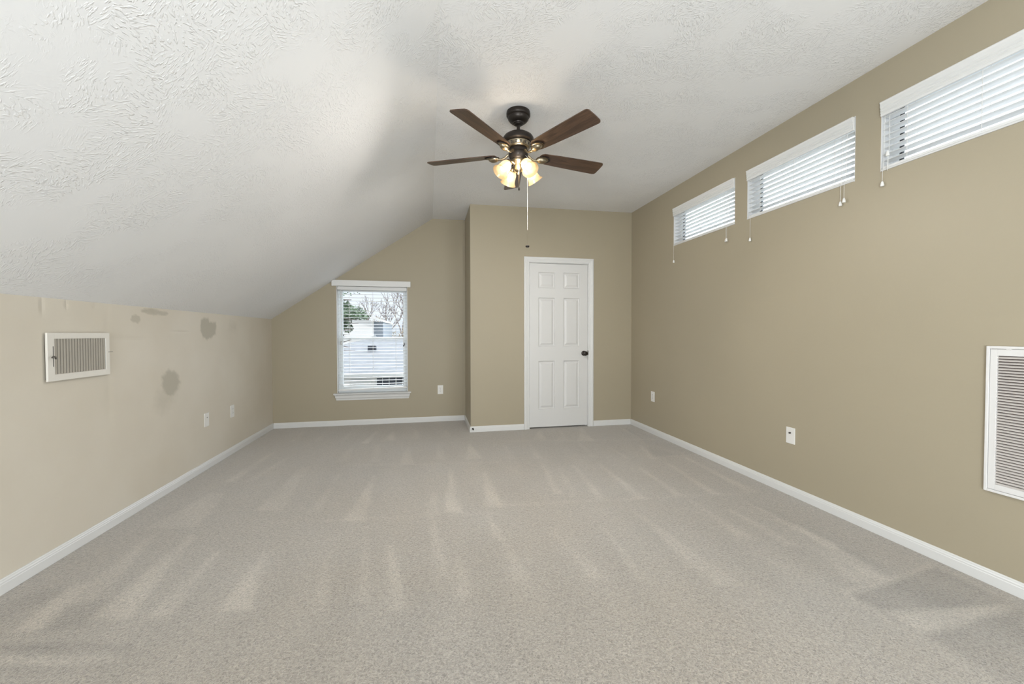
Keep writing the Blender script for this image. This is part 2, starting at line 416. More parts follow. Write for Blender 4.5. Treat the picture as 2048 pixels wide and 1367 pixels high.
# ------------------------------------------------------------ shell
T = 0.14
WIN_Z0, WIN_Z1 = 2.093, 2.488
CLER = [(3.013, 3.893), (2.022, 2.878), (1.010, 1.880)]
FW = (-1.138, -0.266, 0.408, 1.785)
wall_grid('wall_right', M_wall, 'x', XR, T, [YB, YW+T, -2.3, -0.3]+[v for c in CLER for v in c], [-0.05, 0.15, 2.45, WIN_Z0, WIN_Z1, 2.75],
          [(a, b, WIN_Z0, WIN_Z1) for a, b in CLER] + [(-2.3, -0.3, 0.15, 2.45)])  # last hole is an unseen opening added for the side fill light
wall_grid('wall_back', M_wall, 'y', YW, T, [XL-T, XL, FW[0], FW[1], XC, XR], [-0.05, FW[2], FW[3], 2.75], [FW], top=lambda x: ceil_z(x)+0.01)
DX0, DX1, DZ1 = 1.203, 1.969, 2.036
wall_grid('wall_closet_front', M_wall, 'y', YC, 0.11, [XCH, DX0, DX1, XR], [-0.05, DZ1, 2.75], [(DX0, DX1, -0.06, DZ1)], top=lambda x: ceil_z(x)+0.01)
wall_grid('wall_closet_side', M_wall, 'x', XCH, 0.11, [YC+0.11, YW], [-0.05, ceil_z(XCH)+0.005], [])
wall_grid('wall_rear', M_wall, 'y', YB-T, T, [XL-T, XL, XC, XR+T], [-0.05, 2.75], [], top=lambda x: ceil_z(max(x, XL-T))+0.01)

# left knee wall, finely gridded so its touch-up patches and tape seams keep their own outline
def blob(Y, Z, cy, cz, pts, soft=0.008, rag=0.010):
    """signed-distance fill of a polygon with ragged edges"""
    n = len(pts); inside = np.zeros(Y.shape, bool); d = np.full(Y.shape, 9.0)
    for i in range(n):
        (ax, ay), (bx, by) = pts[i], pts[(i+1) % n]
        ex, ey = bx-ax, by-ay; L2 = ex*ex+ey*ey+1e-12
        t = np.clip(((Y-ax)*ex+(Z-ay)*ey)/L2, 0, 1)
        d = np.minimum(d, np.hypot(Y-ax-t*ex, Z-ay-t*ey))
        cr = ((ay > Z) != (by > Z)) & (Y < (bx-ax)*(Z-ay)/(by-ay+1e-12)+ax)
        inside ^= cr
    s = np.where(inside, d, -d)
    if rag: s = s + rag*(np.sin(Y*61+Z*37)*np.sin(Z*83-Y*29)*0.6 + np.sin(Y*143+1)*np.sin(Z*171)*0.4)
    return np.clip(0.5+s/(2*soft), 0, 1)
def grid_sheet(name, material, ys, zs, P):
    ny, nz = len(ys), len(zs)
    YY, ZZ = np.meshgrid(ys, zs, indexing='ij')
    co = P(YY.ravel(), ZZ.ravel())
    idx = np.arange(ny*nz).reshape(ny, nz)
    f = np.stack([idx[:-1, :-1], idx[1:, :-1], idx[1:, 1:], idx[:-1, 1:]], -1).reshape(-1, 4)
    return YY, ZZ, co, f
def left_wall():
    ys = np.concatenate([np.linspace(YB, 1.2, 12)[:-1], np.arange(1.2, YW-0.005, 0.010), [YW]])
    zs = np.linspace(-0.05, ZK, 128)
    YY, ZZ, co, f = grid_sheet('w', None, ys, zs, lambda y, z: np.stack([np.full(y.shape, XL), y, z], 1))
    me = bpy.data.meshes.new('wall_left')
    n = len(co)
    # a real body behind the painted face
    A = [(XL-T, YB, -0.05), (XL-T, YW+T, -0.05), (XL-T, YW+T, ZK), (XL-T, YB, ZK)]
    F = [(XL, YB, -0.05), (XL, YW, -0.05), (XL, YW, ZK), (XL, YB, ZK)]
    verts = list(map(tuple, co)) + A + F
    faces = [tuple(q[::-1]) for q in f.tolist()] + [(n, n+3, n+2, n+1), (n, n+1, n+5, n+4), (n+3, n+7, n+6, n+2), (n, n+4, n+7, n+3), (n+1, n+2, n+6, n+5)]
    me.from_pydata(verts, [], faces)
    pt = np.zeros(YY.shape)
    for w, pts, soft, rag in [
        (1.0, [(3.165,1.322),(3.21,1.343),(3.30,1.346),(3.40,1.332),(3.455,1.335),(3.47,1.318),(3.43,1.300),(3.36,1.303),(3.30,1.300),(3.22,1.309)], .006, .005),
        (1.0, [(3.07,1.262),(3.085,1.290),(3.13,1.298),(3.165,1.285),(3.17,1.255),(3.14,1.238),(3.10,1.245)], .006, .005),
        (1.0, [(3.90,1.20),(3.905,1.285),(3.96,1.310),(4.03,1.300),(4.045,1.275),(4.15,1.272),(4.165,1.245),(4.14,1.165),(4.06,1.135),(4.00,1.120),(3.93,1.145)], .008, .007),
        (0.9, [(3.38,0.80),(3.385,0.865),(3.46,0.905),(3.55,0.880),(3.60,0.80),(3.555,0.73),(3.47,0.700),(3.41,0.735)], .016, .014),
        (0.35,[(3.30,0.66),(3.34,0.75),(3.56,0.76),(3.50,0.66),(3.38,0.60)], .05, .02),
        (0.25,[(4.40,1.20),(4.42,1.285),(4.55,1.28),(4.56,1.20)], .03, .02),
        (-0.30,[(2.76,0.17),(2.80,0.31),(3.02,0.36),(2.99,0.24),(2.86,0.17)], .02, .015),
        (-0.25,[(2.86,0.62),(2.86,1.25),(2.90,1.25),(2.90,0.62)], .03, .01),
        (-0.30,[(2.96,1.20),(3.00,1.33),(3.9,1.34),(3.8,1.25),(3.3,1.17)], .05, .03)]:
        pt = np.maximum(pt, w*blob(YY, ZZ, 0, 0, pts, soft, rag)) if w > 0 else pt + w*blob(YY, ZZ, 0, 0, pts, soft, rag)
    dn = 0.35*np.exp(-((YY-2.885)/0.025)**2)*np.clip((ZZ-0.45)/0.3,0,1) + 0.6*np.exp(-((ZZ-1.135)/0.014)**2)*np.exp(-((YY-3.05)/0.14)**2)
    dn += 1.0*np.exp(-((YY-2.46)/0.012)**2-((ZZ-1.31)/0.04)**2) + 0.9*np.exp(-((YY-2.60)/0.010)**2-((ZZ-1.325)/0.02)**2) + 0.8*np.exp(-((YY-2.79)/0.02)**2-((ZZ-1.33)/0.014)**2)
    dn += 0.7*np.exp(-((YY-3.61)/0.09)**2-((ZZ-1.185)/0.008)**2)
    a = me.attributes.new('patch', 'FLOAT', 'POINT'); a.data.foreach_set('value', np.concatenate([pt.ravel(), np.zeros(8)]).astype(np.float32))
    a = me.attributes.new('dent', 'FLOAT', 'POINT'); a.data.foreach_set('value', np.concatenate([dn.ravel(), np.zeros(8)]).astype(np.float32))
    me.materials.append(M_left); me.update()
    o = bpy.data.objects.new('wall_left', me); COL.objects.link(o); return struct(o)
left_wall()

# ceiling: one slab with the slope on the left and the near-level part on the right
mb = MB()
sec = [(XL-T, ceil_z(XL)-T*(ZC-ZK)/(XC-XL)), (XL, ZK), (XC, ZC), (XR, ZR), (XR+T, ZR), (XR+T, ZR+0.14), (XC, ZC+0.18), (XL-T, ZK+0.18)]
tmp = bmesh.new()
a = [tmp.verts.new((x, YB-T, z)) for x, z in sec]; b = [tmp.verts.new((x, YW+T, z)) for x, z in sec]
for i in range(len(sec)): tmp.faces.new((a[i], a[(i+1) % len(sec)], b[(i+1) % len(sec)], b[i]))
tmp.faces.new(a[::-1]); tmp.faces.new(b); bmesh.ops.recalc_face_normals(tmp, faces=tmp.faces); mb.merge(tmp)
struct(mb.build('ceiling', M_ceil))

# floor: carpet with its vacuum marks stored as nap direction
MARKS = [(0.7,[(-1.49,5.217),(-1.478,5.214),(-1.409,4.784),(-1.466,4.796)]),(0.5,[(-1.219,5.159),(-1.207,5.157),(-1.174,4.765),(-1.221,4.775)]),(0.6,[(-0.901,5.128),(-0.884,5.125),(-0.9,4.676),(-0.957,4.688)]),(0.9,[(-0.617,5.068),(-0.594,5.063),(-0.636,4.519),(-0.722,4.538)]),(1,[(-0.428,5.028),(-0.411,5.024),(-0.361,4.592),(-0.486,4.619)]),(0.7,[(-0.156,5.033),(-0.142,5.03),(-0.098,4.61),(-0.204,4.633)]),(0.8,[(0.187,4.96),(0.21,4.955),(0.247,4.614),(0.139,4.637)]),(0.7,[(-0.216,4.288),(-0.201,4.285),(-0.121,3.722),(-0.254,3.75)]),(0.6,[(0.105,4.412),(0.118,4.409),(0.14,3.797),(0.051,3.816)]),(0.9,[(0.414,4.296),(0.426,4.294),(0.502,3.736),(0.335,3.771)]),(0.6,[(-0.793,4.41),(-0.768,4.405),(-0.724,3.907),(-0.834,3.93)]),(0.5,[(-0.546,4.451),(-0.52,4.446),(-0.419,3.842),(-0.528,3.865)]),(1,[(0.174,3.578),(0.182,3.576),(0.202,2.638),(0.099,2.66)]),(1,[(0.458,3.402),(0.466,3.4),(0.494,2.676),(0.368,2.703)]),(0.6,[(0.034,3.043),(0.045,3.04),(0.072,2.64),(-0.021,2.659)]),(0.9,[(-0.451,3.49),(-0.439,3.487),(-0.393,2.643),(-0.527,2.671)]),(0.5,[(-0.742,3.581),(-0.722,3.577),(-0.708,2.859),(-0.771,2.872)]),(0.7,[(-1.098,3.847),(-1.035,3.833),(-0.953,2.91),(-1.127,2.947)]),(0.8,[(-1.52,4.388),(-1.491,4.382),(-1.511,3.572),(-1.587,3.588)]),(0.6,[(-1.321,4.183),(-1.298,4.178),(-1.359,3.54),(-1.435,3.556)]),(0.7,[(-1.565,3.356),(-1.459,3.333),(-1.381,2.759),(-1.67,2.819)]),(0.6,[(-1.587,2.741),(-1.559,2.735),(-1.433,2.085),(-1.559,2.111)]),(1,[(-1.362,2.664),(-1.328,2.657),(-1.214,1.93),(-1.362,1.961)]),(0.8,[(-1.122,2.45),(-1.101,2.446),(-1.047,1.895),(-1.155,1.918)]),(0.9,[(-0.869,2.372),(-0.83,2.364),(-0.741,1.877),(-0.873,1.904)]),(0.6,[(-0.362,2.425),(-0.348,2.423),(-0.261,1.84),(-0.324,1.853)]),(0.9,[(-0.22,2.313),(-0.201,2.309),(-0.096,1.742),(-0.167,1.757)]),(0.7,[(0.006,2.654),(0.015,2.652),(0.104,1.946),(0.035,1.96)]),(0.7,[(0.133,2.114),(0.143,2.112),(0.186,1.781),(0.111,1.796)]),(0.6,[(0.376,2.631),(0.386,2.629),(0.414,2.235),(0.346,2.249)]),(0.5,[(-0.531,2.253),(-0.518,2.25),(-0.434,1.812),(-0.494,1.825)]),(1,[(-1.632,2.25),(-1.564,2.236),(-1.507,1.935),(-1.593,1.953)]),(-0.9,[(-1.595,1.875),(-1.297,1.815),(-1.101,1.753),(-1.128,1.735),(-1.548,1.819)]),(1,[(-1.528,1.795),(-1.172,1.71),(-1.095,1.672),(-1.487,1.746)]),(-0.6,[(-1.483,1.742),(-1.106,1.667),(-1.105,1.642),(-1.462,1.716)]),(-0.8,[(-1.496,2.098),(-1.393,2.093),(-1.352,1.916),(-1.487,1.904)]),(-0.5,[(-1.842,2.17),(-1.671,2.24),(-1.614,2.174),(-1.717,2.02)]),(0.9,[(1.3,4.731),(1.312,4.728),(1.262,4.266),(1.12,4.296)]),(0.9,[(1.851,4.751),(1.866,4.747),(1.756,4.118),(1.582,4.155)]),(0.5,[(1.551,4.651),(1.566,4.647),(1.5,4.237),(1.39,4.261)]),(0.6,[(1.046,4.194),(1.06,4.191),(1.035,3.633),(0.965,3.647)]),(0.5,[(0.762,4.234),(0.775,4.231),(0.802,3.682),(0.731,3.697)]),(0.9,[(0.979,3.492),(0.997,3.488),(0.952,2.811),(0.897,2.822)]),(0.9,[(1.249,3.399),(1.267,3.395),(1.222,2.66),(1.162,2.672)]),(1,[(1.483,3.385),(1.506,3.381),(1.511,2.599),(1.44,2.614)]),(0.9,[(1.795,3.248),(1.813,3.244),(1.789,2.601),(1.728,2.614)]),(0.9,[(2.092,3.257),(2.115,3.252),(2.072,2.551),(2.0,2.566)]),(1,[(2.354,3.394),(2.377,3.389),(2.376,2.536),(2.295,2.553)]),(0.6,[(2.328,4.691),(2.341,4.689),(2.315,4.042),(2.288,4.048)]),(0.6,[(2.406,4.675),(2.419,4.672),(2.397,4.025),(2.37,4.031)]),(0.7,[(2.139,3.861),(2.165,3.855),(2.085,3.41),(2.015,3.425)]),(0.6,[(1.809,3.911),(1.825,3.907),(1.84,3.462),(1.794,3.472)]),(0.5,[(1.559,4.065),(1.575,4.061),(1.558,3.562),(1.501,3.574)]),(0.5,[(1.111,3.392),(1.125,3.389),(1.035,2.722),(0.992,2.731)]),(0.7,[(1.312,2.449),(1.329,2.445),(1.427,1.601),(1.299,1.628)]),(0.6,[(1.025,2.289),(1.038,2.286),(1.019,1.716),(0.949,1.731)]),(0.9,[(1.931,2.319),(1.951,2.314),(2.003,1.84),(1.921,1.857)]),(0.8,[(2.134,2.379),(2.151,2.376),(2.23,1.765),(2.135,1.785)]),(0.9,[(2.191,2.078),(2.213,2.074),(2.14,1.502),(2.034,1.524)]),(0.6,[(1.78,2.52),(1.798,2.516),(1.808,1.966),(1.723,1.984)]),(0.5,[(0.712,2.321),(0.721,2.319),(0.822,1.777),(0.739,1.795)]),(0.5,[(1.303,2.072),(1.315,2.07),(1.323,1.759),(1.249,1.774)]),(0.6,[(0.388,2.264),(0.402,2.261),(0.459,1.853),(0.387,1.868)]),(0.6,[(1.701,1.823),(1.715,1.821),(1.794,1.66),(1.72,1.676)]),(0.6,[(2.061,1.801),(2.088,1.795),(2.013,1.508),(1.93,1.526)]),(-0.9,[(1.832,1.441),(2.459,1.539),(2.459,1.258),(1.867,1.332)]),(0.9,[(1.814,1.472),(2.487,1.556),(2.472,1.537),(1.832,1.441)]),(0.9,[(1.877,1.325),(2.449,1.26),(2.349,1.231),(1.879,1.196)]),(-0.8,[(1.879,1.192),(2.348,1.227),(2.488,1.235),(2.264,1.122),(1.882,1.142)]),(1,[(1.871,1.132),(2.254,1.118),(2.162,1.071),(1.87,1.037),(1.848,1.07)]),(-0.7,[(1.853,1.024),(2.153,1.067),(1.934,0.956),(1.837,0.996)]),(0.4,[(1.808,1.455),(1.83,1.451),(1.837,0.996),(1.805,0.997)]),(0.5,[(1.562,1.034),(1.835,1.028),(1.847,1.015),(1.645,1.016)]),(-0.5,[(2.381,4.68),(2.508,4.079),(2.55,3.477),(2.436,3.434),(2.071,3.453),(2.285,4.016)]),(-0.5,[(2.16,2.374),(2.179,1.558),(2.228,1.57),(2.247,2.213)]),(0.4,[(0.763,4.361),(2.496,4.059),(2.472,4.02),(0.752,4.299)]),(0.5,[(2.061,3.48),(2.55,3.477),(2.536,3.438),(2.059,3.432)]),(0.4,[(0.476,2.728),(2.317,2.548),(2.331,2.516),(0.469,2.683)]),(0.25,[(-0.983,2.767),(0.453,2.596),(0.447,2.561),(-0.968,2.724)]),(0.3,[(-0.765,3.844),(0.636,3.634),(0.628,3.592),(-0.753,3.787)])]
def floor():
    xs = np.concatenate([[XL-T], np.arange(XL, XR, 0.0135), [XR, XR+T]])
    ys = np.concatenate([np.linspace(YB-T, 1.15, 10)[:-1], np.arange(1.15, YW, 0.0135), [YW, YW+T]])
    X, Y, co, f = grid_sheet('f', None, xs, ys, lambda x, y: np.stack([x, y, np.zeros(x.shape)], 1))
    nap = np.zeros(X.shape)
    rs = np.random.RandomState(4)
    def lownoise(s):
        q = np.zeros(X.shape)
        for k in range(6):
            a, b_, c_ = rs.uniform(-s, s), rs.uniform(-s, s), rs.uniform(0, 6.28); q += np.sin(X*a+Y*b_+c_)
        return q/6
    wob = lownoise(9)*0.012 + lownoise(25)*0.006
    for w, pts in MARKS:
        px = [q[0] for q in pts]; py = [q[1] for q in pts]
        m = (X > min(px)-0.1) & (X < max(px)+0.1) & (Y > min(py)-0.1) & (Y < max(py)+0.1)
        if not m.any(): continue
        s = blob(X[m]+wob[m], Y[m]+wob[m], 0, 0, pts, soft=0.018, rag=0.006)
        # the fresh end of a stroke shows most
        nap[m] += w*s*(0.78+0.22*np.sin(X[m]*17+Y[m]*11))
    nap = np.clip(nap, -1.2, 1.2)
    # faint regular passes between the marked ones
    nap += 0.13*lownoise(14)+0.10*np.sin(X*19+0.9*np.sin(Y*2.1))*(0.5+0.5*np.sin(Y*3.7+1))
    n = len(co)
    bt = [(XL-T, YB-T, -0.05), (XR+T, YB-T, -0.05), (XR+T, YW+T, -0.05), (XL-T, YW+T, -0.05)]
    me = bpy.data.meshes.new('floor')
    me.from_pydata(list(map(tuple, co))+bt, [], [tuple(q) for q in f.tolist()]+[(n, n+3, n+2, n+1)])
    a = me.attributes.new('nap', 'FLOAT', 'POINT'); a.data.foreach_set('value', np.concatenate([nap.ravel(), np.zeros(4)]).astype(np.float32))
    me.materials.append(M_carpet); me.update()
    o = bpy.data.objects.new('floor', me); COL.objects.link(o); return struct(o)
floor()

# baseboards
BH, BT = 0.068, 0.013
BP = [(0,0.001), (BT,0.001), (BT,BH*0.66), (BT-0.002,BH*0.70), (BT-0.002,BH*0.80), (BT-0.005,BH*0.86), (BT-0.006,BH*0.95), (BT-0.009,BH), (0,BH)]
def board(name, p0, p1, out):
    return struct(MB().extrude_profile(BP, p0, p1, out).build(name, M_trim))
board('baseboard_left', (XL, YB, 0), (XL, YW-0.001, 0), (1,0,0))
board('baseboard_back', (XL+BT, YW, 0), (XCH-BT, YW, 0), (0,-1,0))
board('baseboard_closet_side', (XCH, YC-BT, 0), (XCH, YW-BT, 0), (-1,0,0))
board('baseboard_closet_left', (XCH, YC, 0), (1.137, YC, 0), (0,-1,0))
board('baseboard_closet_right', (2.036, YC, 0), (XR-BT, YC, 0), (0,-1,0))
board('baseboard_right', (XR, YB, 0), (XR, YC-0.001, 0), (-1,0,0))

# ------------------------------------------------------------ closet door
CW = 0.0645  # casing width
CPR = [(0,0), (0.008,0), (0.011,0.006), (0.011,0.018), (0.014,0.024), (0.014,0.034), (0.017,0.040), (0.018,0.055), (0.014,CW), (0,CW)]
def casing():
    tmp = bmesh.new(); y = YC
    path = [(DX0, 0.001), (DX0, DZ1), (DX1, DZ1), (DX1, 0.001)]
    dirs = [(-1, 0), (-1, 1), (1, 1), (1, 0)]
    rings = []
    for (x, z), (dx, dz) in zip(path, dirs):
        rings.append([tmp.verts.new((x+dx*w, y-o, z+dz*w)) for o, w in CPR])
    n = len(CPR)
    for i in range(3):
        for k in range(n): tmp.faces.new((rings[i][k], rings[i][(k+1) % n], rings[i+1][(k+1) % n], rings[i+1][k]))
    tmp.faces.new(rings[0][::-1]); tmp.faces.new(rings[3])
    bmesh.ops.recalc_face_normals(tmp, faces=tmp.faces)
    mb = MB(); mb.merge(tmp)
    # jamb lining the opening, and the stop behind the leaf
    mb.box(DX0-0.0002, DX0+0.006, YC+0.0005, YC+0.108, 0.001, DZ1-0.001)
    mb.box(DX1-0.006, DX1+0.0002, YC+0.0005, YC+0.108, 0.001, DZ1-0.001)
    mb.box(DX0+0.006, DX1-0.006, YC+0.0005, YC+0.108, DZ1-0.006, DZ1-0.0005)
    mb.box(DX0+0.006, DX0+0.018, YC+0.048, YC+0.060, 0.001, DZ1-0.006)
    mb.box(DX1-0.018, DX1-0.006, YC+0.048, YC+0.060, 0.001, DZ1-0.006)
    return struct(mb.build('trim_1', M_trim))
casing()
door = empty('door_1', ((DX0+DX1)/2, YC+0.01, 0), kind='structure')
def slab():
    x0, x1, z0, z1 = DX0+0.0085, DX1-0.0085, 0.018, DZ1-0.0095
    yf, yb = YC+0.008, YC+0.043
    xs = [x0, 1.322, 1.532, 1.645, 1.855, x1]
    zs = [z0, 0.238, 0.832, 1.010, 1.608, 1.726, 1.920, z1]
    bm = bmesh.new()
    def q(pts): bm.faces.new([bm.verts.new(p) for p in pts])
    for i in range(5):
        for j in range(7):
            a, b, c, d = xs[i], xs[i+1], zs[j], zs[j+1]
            if i in (1, 3) and j in (1, 3, 5):
                rings = [(0, 0), (0.005, 0.009), (0.012, 0.013), (0.019, 0.013), (0.040, 0.0035), (0.042, 0.003)]
                for k in range(len(rings)-1):
                    (s0, d0), (s1, d1) = rings[k], rings[k+1]
                    A = [(a+s0, yf+d0, c+s0), (b-s0, yf+d0, c+s0), (b-s0, yf+d0, d-s0), (a+s0, yf+d0, d-s0)]
                    B = [(a+s1, yf+d1, c+s1), (b-s1, yf+d1, c+s1), (b-s1, yf+d1, d-s1), (a+s1, yf+d1, d-s1)]
                    for m_ in range(4):
                        n_ = (m_+1) % 4; q([A[m_], A[n_], B[n_], B[m_]])
                s, e_ = rings[-1]
                q([(a+s, yf+e_, c+s), (b-s, yf+e_, c+s), (b-s, yf+e_, d-s), (a+s, yf+e_, d-s)])
            else:
                q([(a, yf, c), (b, yf, c), (b, yf, d), (a, yf, d)])
    q([(x0, yb, z0), (x0, yb, z1), (x1, yb, z1), (x1, yb, z0)])
    q([(x0, yf, z0), (x0, yf, z1), (x0, yb, z1), (x0, yb, z0)]); q([(x1, yf, z0), (x1, yb, z0), (x1, yb, z1), (x1, yf, z1)])
    q([(x0, yf, z0), (x0, yb, z0), (x1, yb, z0), (x1, yf, z0)]); q([(x0, yf, z1), (x1, yf, z1), (x1, yb, z1), (x0, yb, z1)])
    bmesh.ops.remove_doubles(bm, verts=bm.verts, dist=1e-5)
    mb = MB(); mb.bm = bm
    return mb.build('door_panel', M_door, door)
slab()
for z in (0.335, 1.065, 1.807):
    h = MB(); h.tube([(DX0+0.004, YC+0.001, z-0.042), (DX0+0.004, YC+0.001, z+0.042)], 0.0055, 10)
    h.box(DX0-0.001, DX0+0.010, YC-0.001, YC+0.006, z-0.040, z+0.040)
    h.build('hinge', M_trim, door)
kx, kz = 1.912, 0.921
k = MB(); R90 = Matrix.Translation((kx, YC+0.008, kz)) @ Matrix.Rotation(math.pi/2, 4, 'X')
k.lathe([(0, 0), (0.032, 0), (0.032, 0.004), (0.026, 0.009), (0.013, 0.012), (0.011, 0.030), (0.016, 0.036), (0.026, 0.044), (0.0295, 0.054), (0.027, 0.064), (0.018, 0.070), (0, 0.072)], 32, R90)
tag(k.build('knob', M_bronze, door, smooth=True), 'dark bronze knob')
MB().box(DX1-0.0085, DX1-0.001, YC-0.003, YC+0.004, kz-0.024, kz+0.034).build('strike_plate', M_bronze, door)

# ------------------------------------------------------------ windows
def rect_frame(mb, ax, d0, d1, u0, u1, v0, v1, w, wb=None, wt=None):
    wb = w if wb is None else wb; wt = w if wt is None else wt
    def bx(a, b, c, d):
        if ax == 'y': mb.box(a, b, d0, d1, c, d, 0.0015)
        else: mb.box(d0, d1, a, b, c, d, 0.0015)
    bx(u0, u0+w, v0, v1); bx(u1-w, u1, v0, v1); bx(u0+w, u1-w, v0, v0+wb); bx(u0+w, u1-w, v1-wt, v1)
def clerestory(i, y0, y1):
    w = empty('window_%d' % (i+2), (XR+0.07, (y0+y1)/2, WIN_Z0), kind='structure')
    # painted return lining the hole
    ln = MB(); t_ = 0.004
    ln.box(XR+0.0005, XR+T, y0, y0+t_, WIN_Z0, WIN_Z1); ln.box(XR+0.0005, XR+T, y1-t_, y1, WIN_Z0, WIN_Z1)
    ln.box(XR+0.0005, XR+T, y0+t_, y1-t_, WIN_Z1-t_, WIN_Z1)
    ln.build('window_return', M_trim, w)
    s = MB(); s.box(XR-0.006, XR+T, y0+t_, y1-t_, WIN_Z0+0.0003, WIN_Z0+0.010, 0.002); s.build('window_sill', M_trim, w)
    f = MB(); rect_frame(f, 'x', XR+0.085, XR+0.125, y0+t_, y1-t_, WIN_Z0+0.010, WIN_Z1-t_, 0.032); f.build('window_frame', M_vinyl, w)
    g = MB(); g.box(XR+0.086, XR+0.099, y0+t_+0.0325, y0+t_+0.046, WIN_Z0+0.043, WIN_Z1-t_-0.033); g.box(XR+0.086, XR+0.099, y1-t_-0.048, y1-t_-0.0325, WIN_Z0+0.043, WIN_Z1-t_-0.033); g.build('gasket', M_gasket, w)
    p = MB(); p.box(XR+0.100, XR+0.104, y0+t_+0.034, y1-t_-0.034, WIN_Z0+0.044, WIN_Z1-t_-0.034); p.build('pane', M_glass, w)
for i, (a, b_) in enumerate(CLER): clerestory(i, a, b_)

def tassel_mb(p, s=1.0):
    mb = MB(); x, y, z = p
    mb.lathe([(0, 0), (0.0085*s, 0.001), (0.0095*s, 0.006*s), (0.0075*s, 0.018*s), (0.0045*s, 0.028*s), (0.0, 0.031*s)], 14, Matrix.Translation((x, y, z)))
    return mb
def clerestory_blind(y0, y1, label, cords, tilt=-0.07):
    bl = empty('window_blind', (XR+0.03, (y0+y1)/2, WIN_Z0), label, 'blind', 'white slatted blinds in the high windows')
    g = 0.006
    v = MB()
    pr = [(-0.012,0.0), (-0.014,0.008), (-0.012,0.016), (-0.016,0.020), (-0.013,0.030), (-0.017,0.034), (-0.014,0.044), (-0.019,0.050), (-0.018,0.068), (-0.022,0.076), (-0.020,0.080), (0.000,0.080), (0.000,0.0)]
    v.extrude_profile([(o, u) for o, u in pr], (XR, y0+g, WIN_Z1-0.085), (XR, y1-g, WIN_Z1-0.085), (1,0,0))
    v.build('valance', M_blind, bl)
    MB().box(XR+0.004, XR+0.055, y0+g+0.003, y1-g-0.003, WIN_Z1-0.050, WIN_Z1-0.006, 0.002).build('headrail', M_blind, bl)
    s = MB(); z = WIN_Z1-0.090; n = 0
    zb = WIN_Z0+0.034
    cnt = 8; pitch = (z-zb)/(cnt-0.35)
    for k_ in range(cnt):
        zz = z-k_*pitch
        dz = 0.025*math.sin(tilt)
        s.extrude_profile([(0.004, -0.0012-dz), (0.029, 0.0006), (0.054, -0.0012+dz), (0.054, 0.0014+dz), (0.029, 0.0032), (0.004, 0.0014-dz)], (XR, y0+g+0.004, zz), (XR, y1-g-0.004, zz), (1,0,0))
    s.build('slats', M_blind, bl)
    MB().box(XR+0.004, XR+0.054, y0+g+0.004, y1-g-0.004, WIN_Z0+0.013, WIN_Z0+0.028, 0.003).build('bottom_rail', M_blind, bl)
    for yy in (y0+0.14, y1-0.14) if y1-y0 < 0.6 else (y0+0.13, (y0+y1)/2, y1-0.13):
        l = MB()
        for xx in (XR+0.003, XR+0.055): l.box(xx-0.0006, xx+0.0006, yy-0.001, yy+0.001, WIN_Z0+0.02, WIN_Z1-0.05)
        l.build('ladder_cord', M_cord, bl)
    for y, zt, xo in cords:
        c = MB(); c.tube([(XR+0.001, y, WIN_Z1-0.05), (XR-0.0025-xo*0.3, y, WIN_Z0+0.06), (XR-0.012-xo, y, WIN_Z0-0.01), (XR-0.012-xo, y, zt+0.028)], 0.0011, 6)
        cc = c.build('lift_cord', M_cord, bl)
        tassel_mb((XR-0.012-xo, y, zt)).build('tassel', M_plate, cc, smooth=True)
clerestory_blind(*CLER[0], 'white blind in the high window farthest from the camera, nearest the closet', [(3.870, 1.912, 0), (3.105, 1.962, 0), (3.085, 1.962, 0.008)])
clerestory_blind(*CLER[1], 'white blind in the middle of the three high windows, two tassels at its right', [(2.832, 1.908, 0), (2.100, 1.965, 0), (2.073, 1.978, 0.006)])
clerestory_blind(*CLER[2], 'white blind in the high window cut by the right edge of the photo', [(1.860, 2.003, 0), (1.835, 2.165, 0)])

# double-hung window in the far wall
w1 = empty('window_1', ((FW[0]+FW[1])/2, YW+0.1, FW[2]), kind='structure')
ln = MB(); t_ = 0.006; u0, u1, v0, v1 = FW
ln.box(u0, u0+t_, YW+0.0005, YW+T, v0, v1); ln.box(u1-t_, u1, YW+0.0005, YW+T, v0, v1); ln.box(u0+t_, u1-t_, YW+0.0005, YW+T, v1-t_, v1)
ln.build('window_return', M_trim, w1)
f = MB(); rect_frame(f, 'y', YW+0.070, YW+0.135, u0+t_, u1-t_, v0+0.004, v1-t_, 0.022, 0.03, 0.03)
f.build('window_frame', M_vinyl, w1)
sl = MB(); rect_frame(sl, 'y', YW+0.075, YW+0.100, u0+t_+0.022, u1-t_-0.022, v0+0.034, 1.128, 0.034, 0.05, 0.034); lower = sl.build('lower_sash', M_vinyl, w1)
su = MB(); rect_frame(su, 'y', YW+0.103, YW+0.128, u0+t_+0.022, u1-t_-0.022, 1.094, v1-t_-0.03, 0.030, 0.034, 0.034); upper = su.build('upper_sash', M_vinyl, w1)
MB().box(u0+t_+0.056, u1-t_-0.056, YW+0.086, YW+0.089, v0+0.084, 1.094).build('pane', M_glass, lower)
MB().box(u0+t_+0.052, u1-t_-0.052, YW+0.113, YW+0.116, 1.128, v1-t_-0.064).build('pane', M_glass, upper)
lk = MB(); lk.box(-0.73, -0.67, YW+0.076, YW+0.100, 1.1285, 1.138, 0.002); lk.tube([(-0.70, YW+0.085, 1.138), (-0.70, YW+0.085, 1.146), (-0.675, YW+0.078, 1.149)], 0.004, 8); lk.build('sash_lock', M_vinyl, lower)
lt = MB(); lt.box(u1-0.052, u1-0.040, YW+0.066, YW+0.0745, 1.015, 1.050, 0.002); lt.box(u1-0.062, u1-0.050, YW+0.064, YW+0.0745, 1.000, 1.022, 0.002); tag(lt.build('latch', M_gasket, lower), 'black latch')
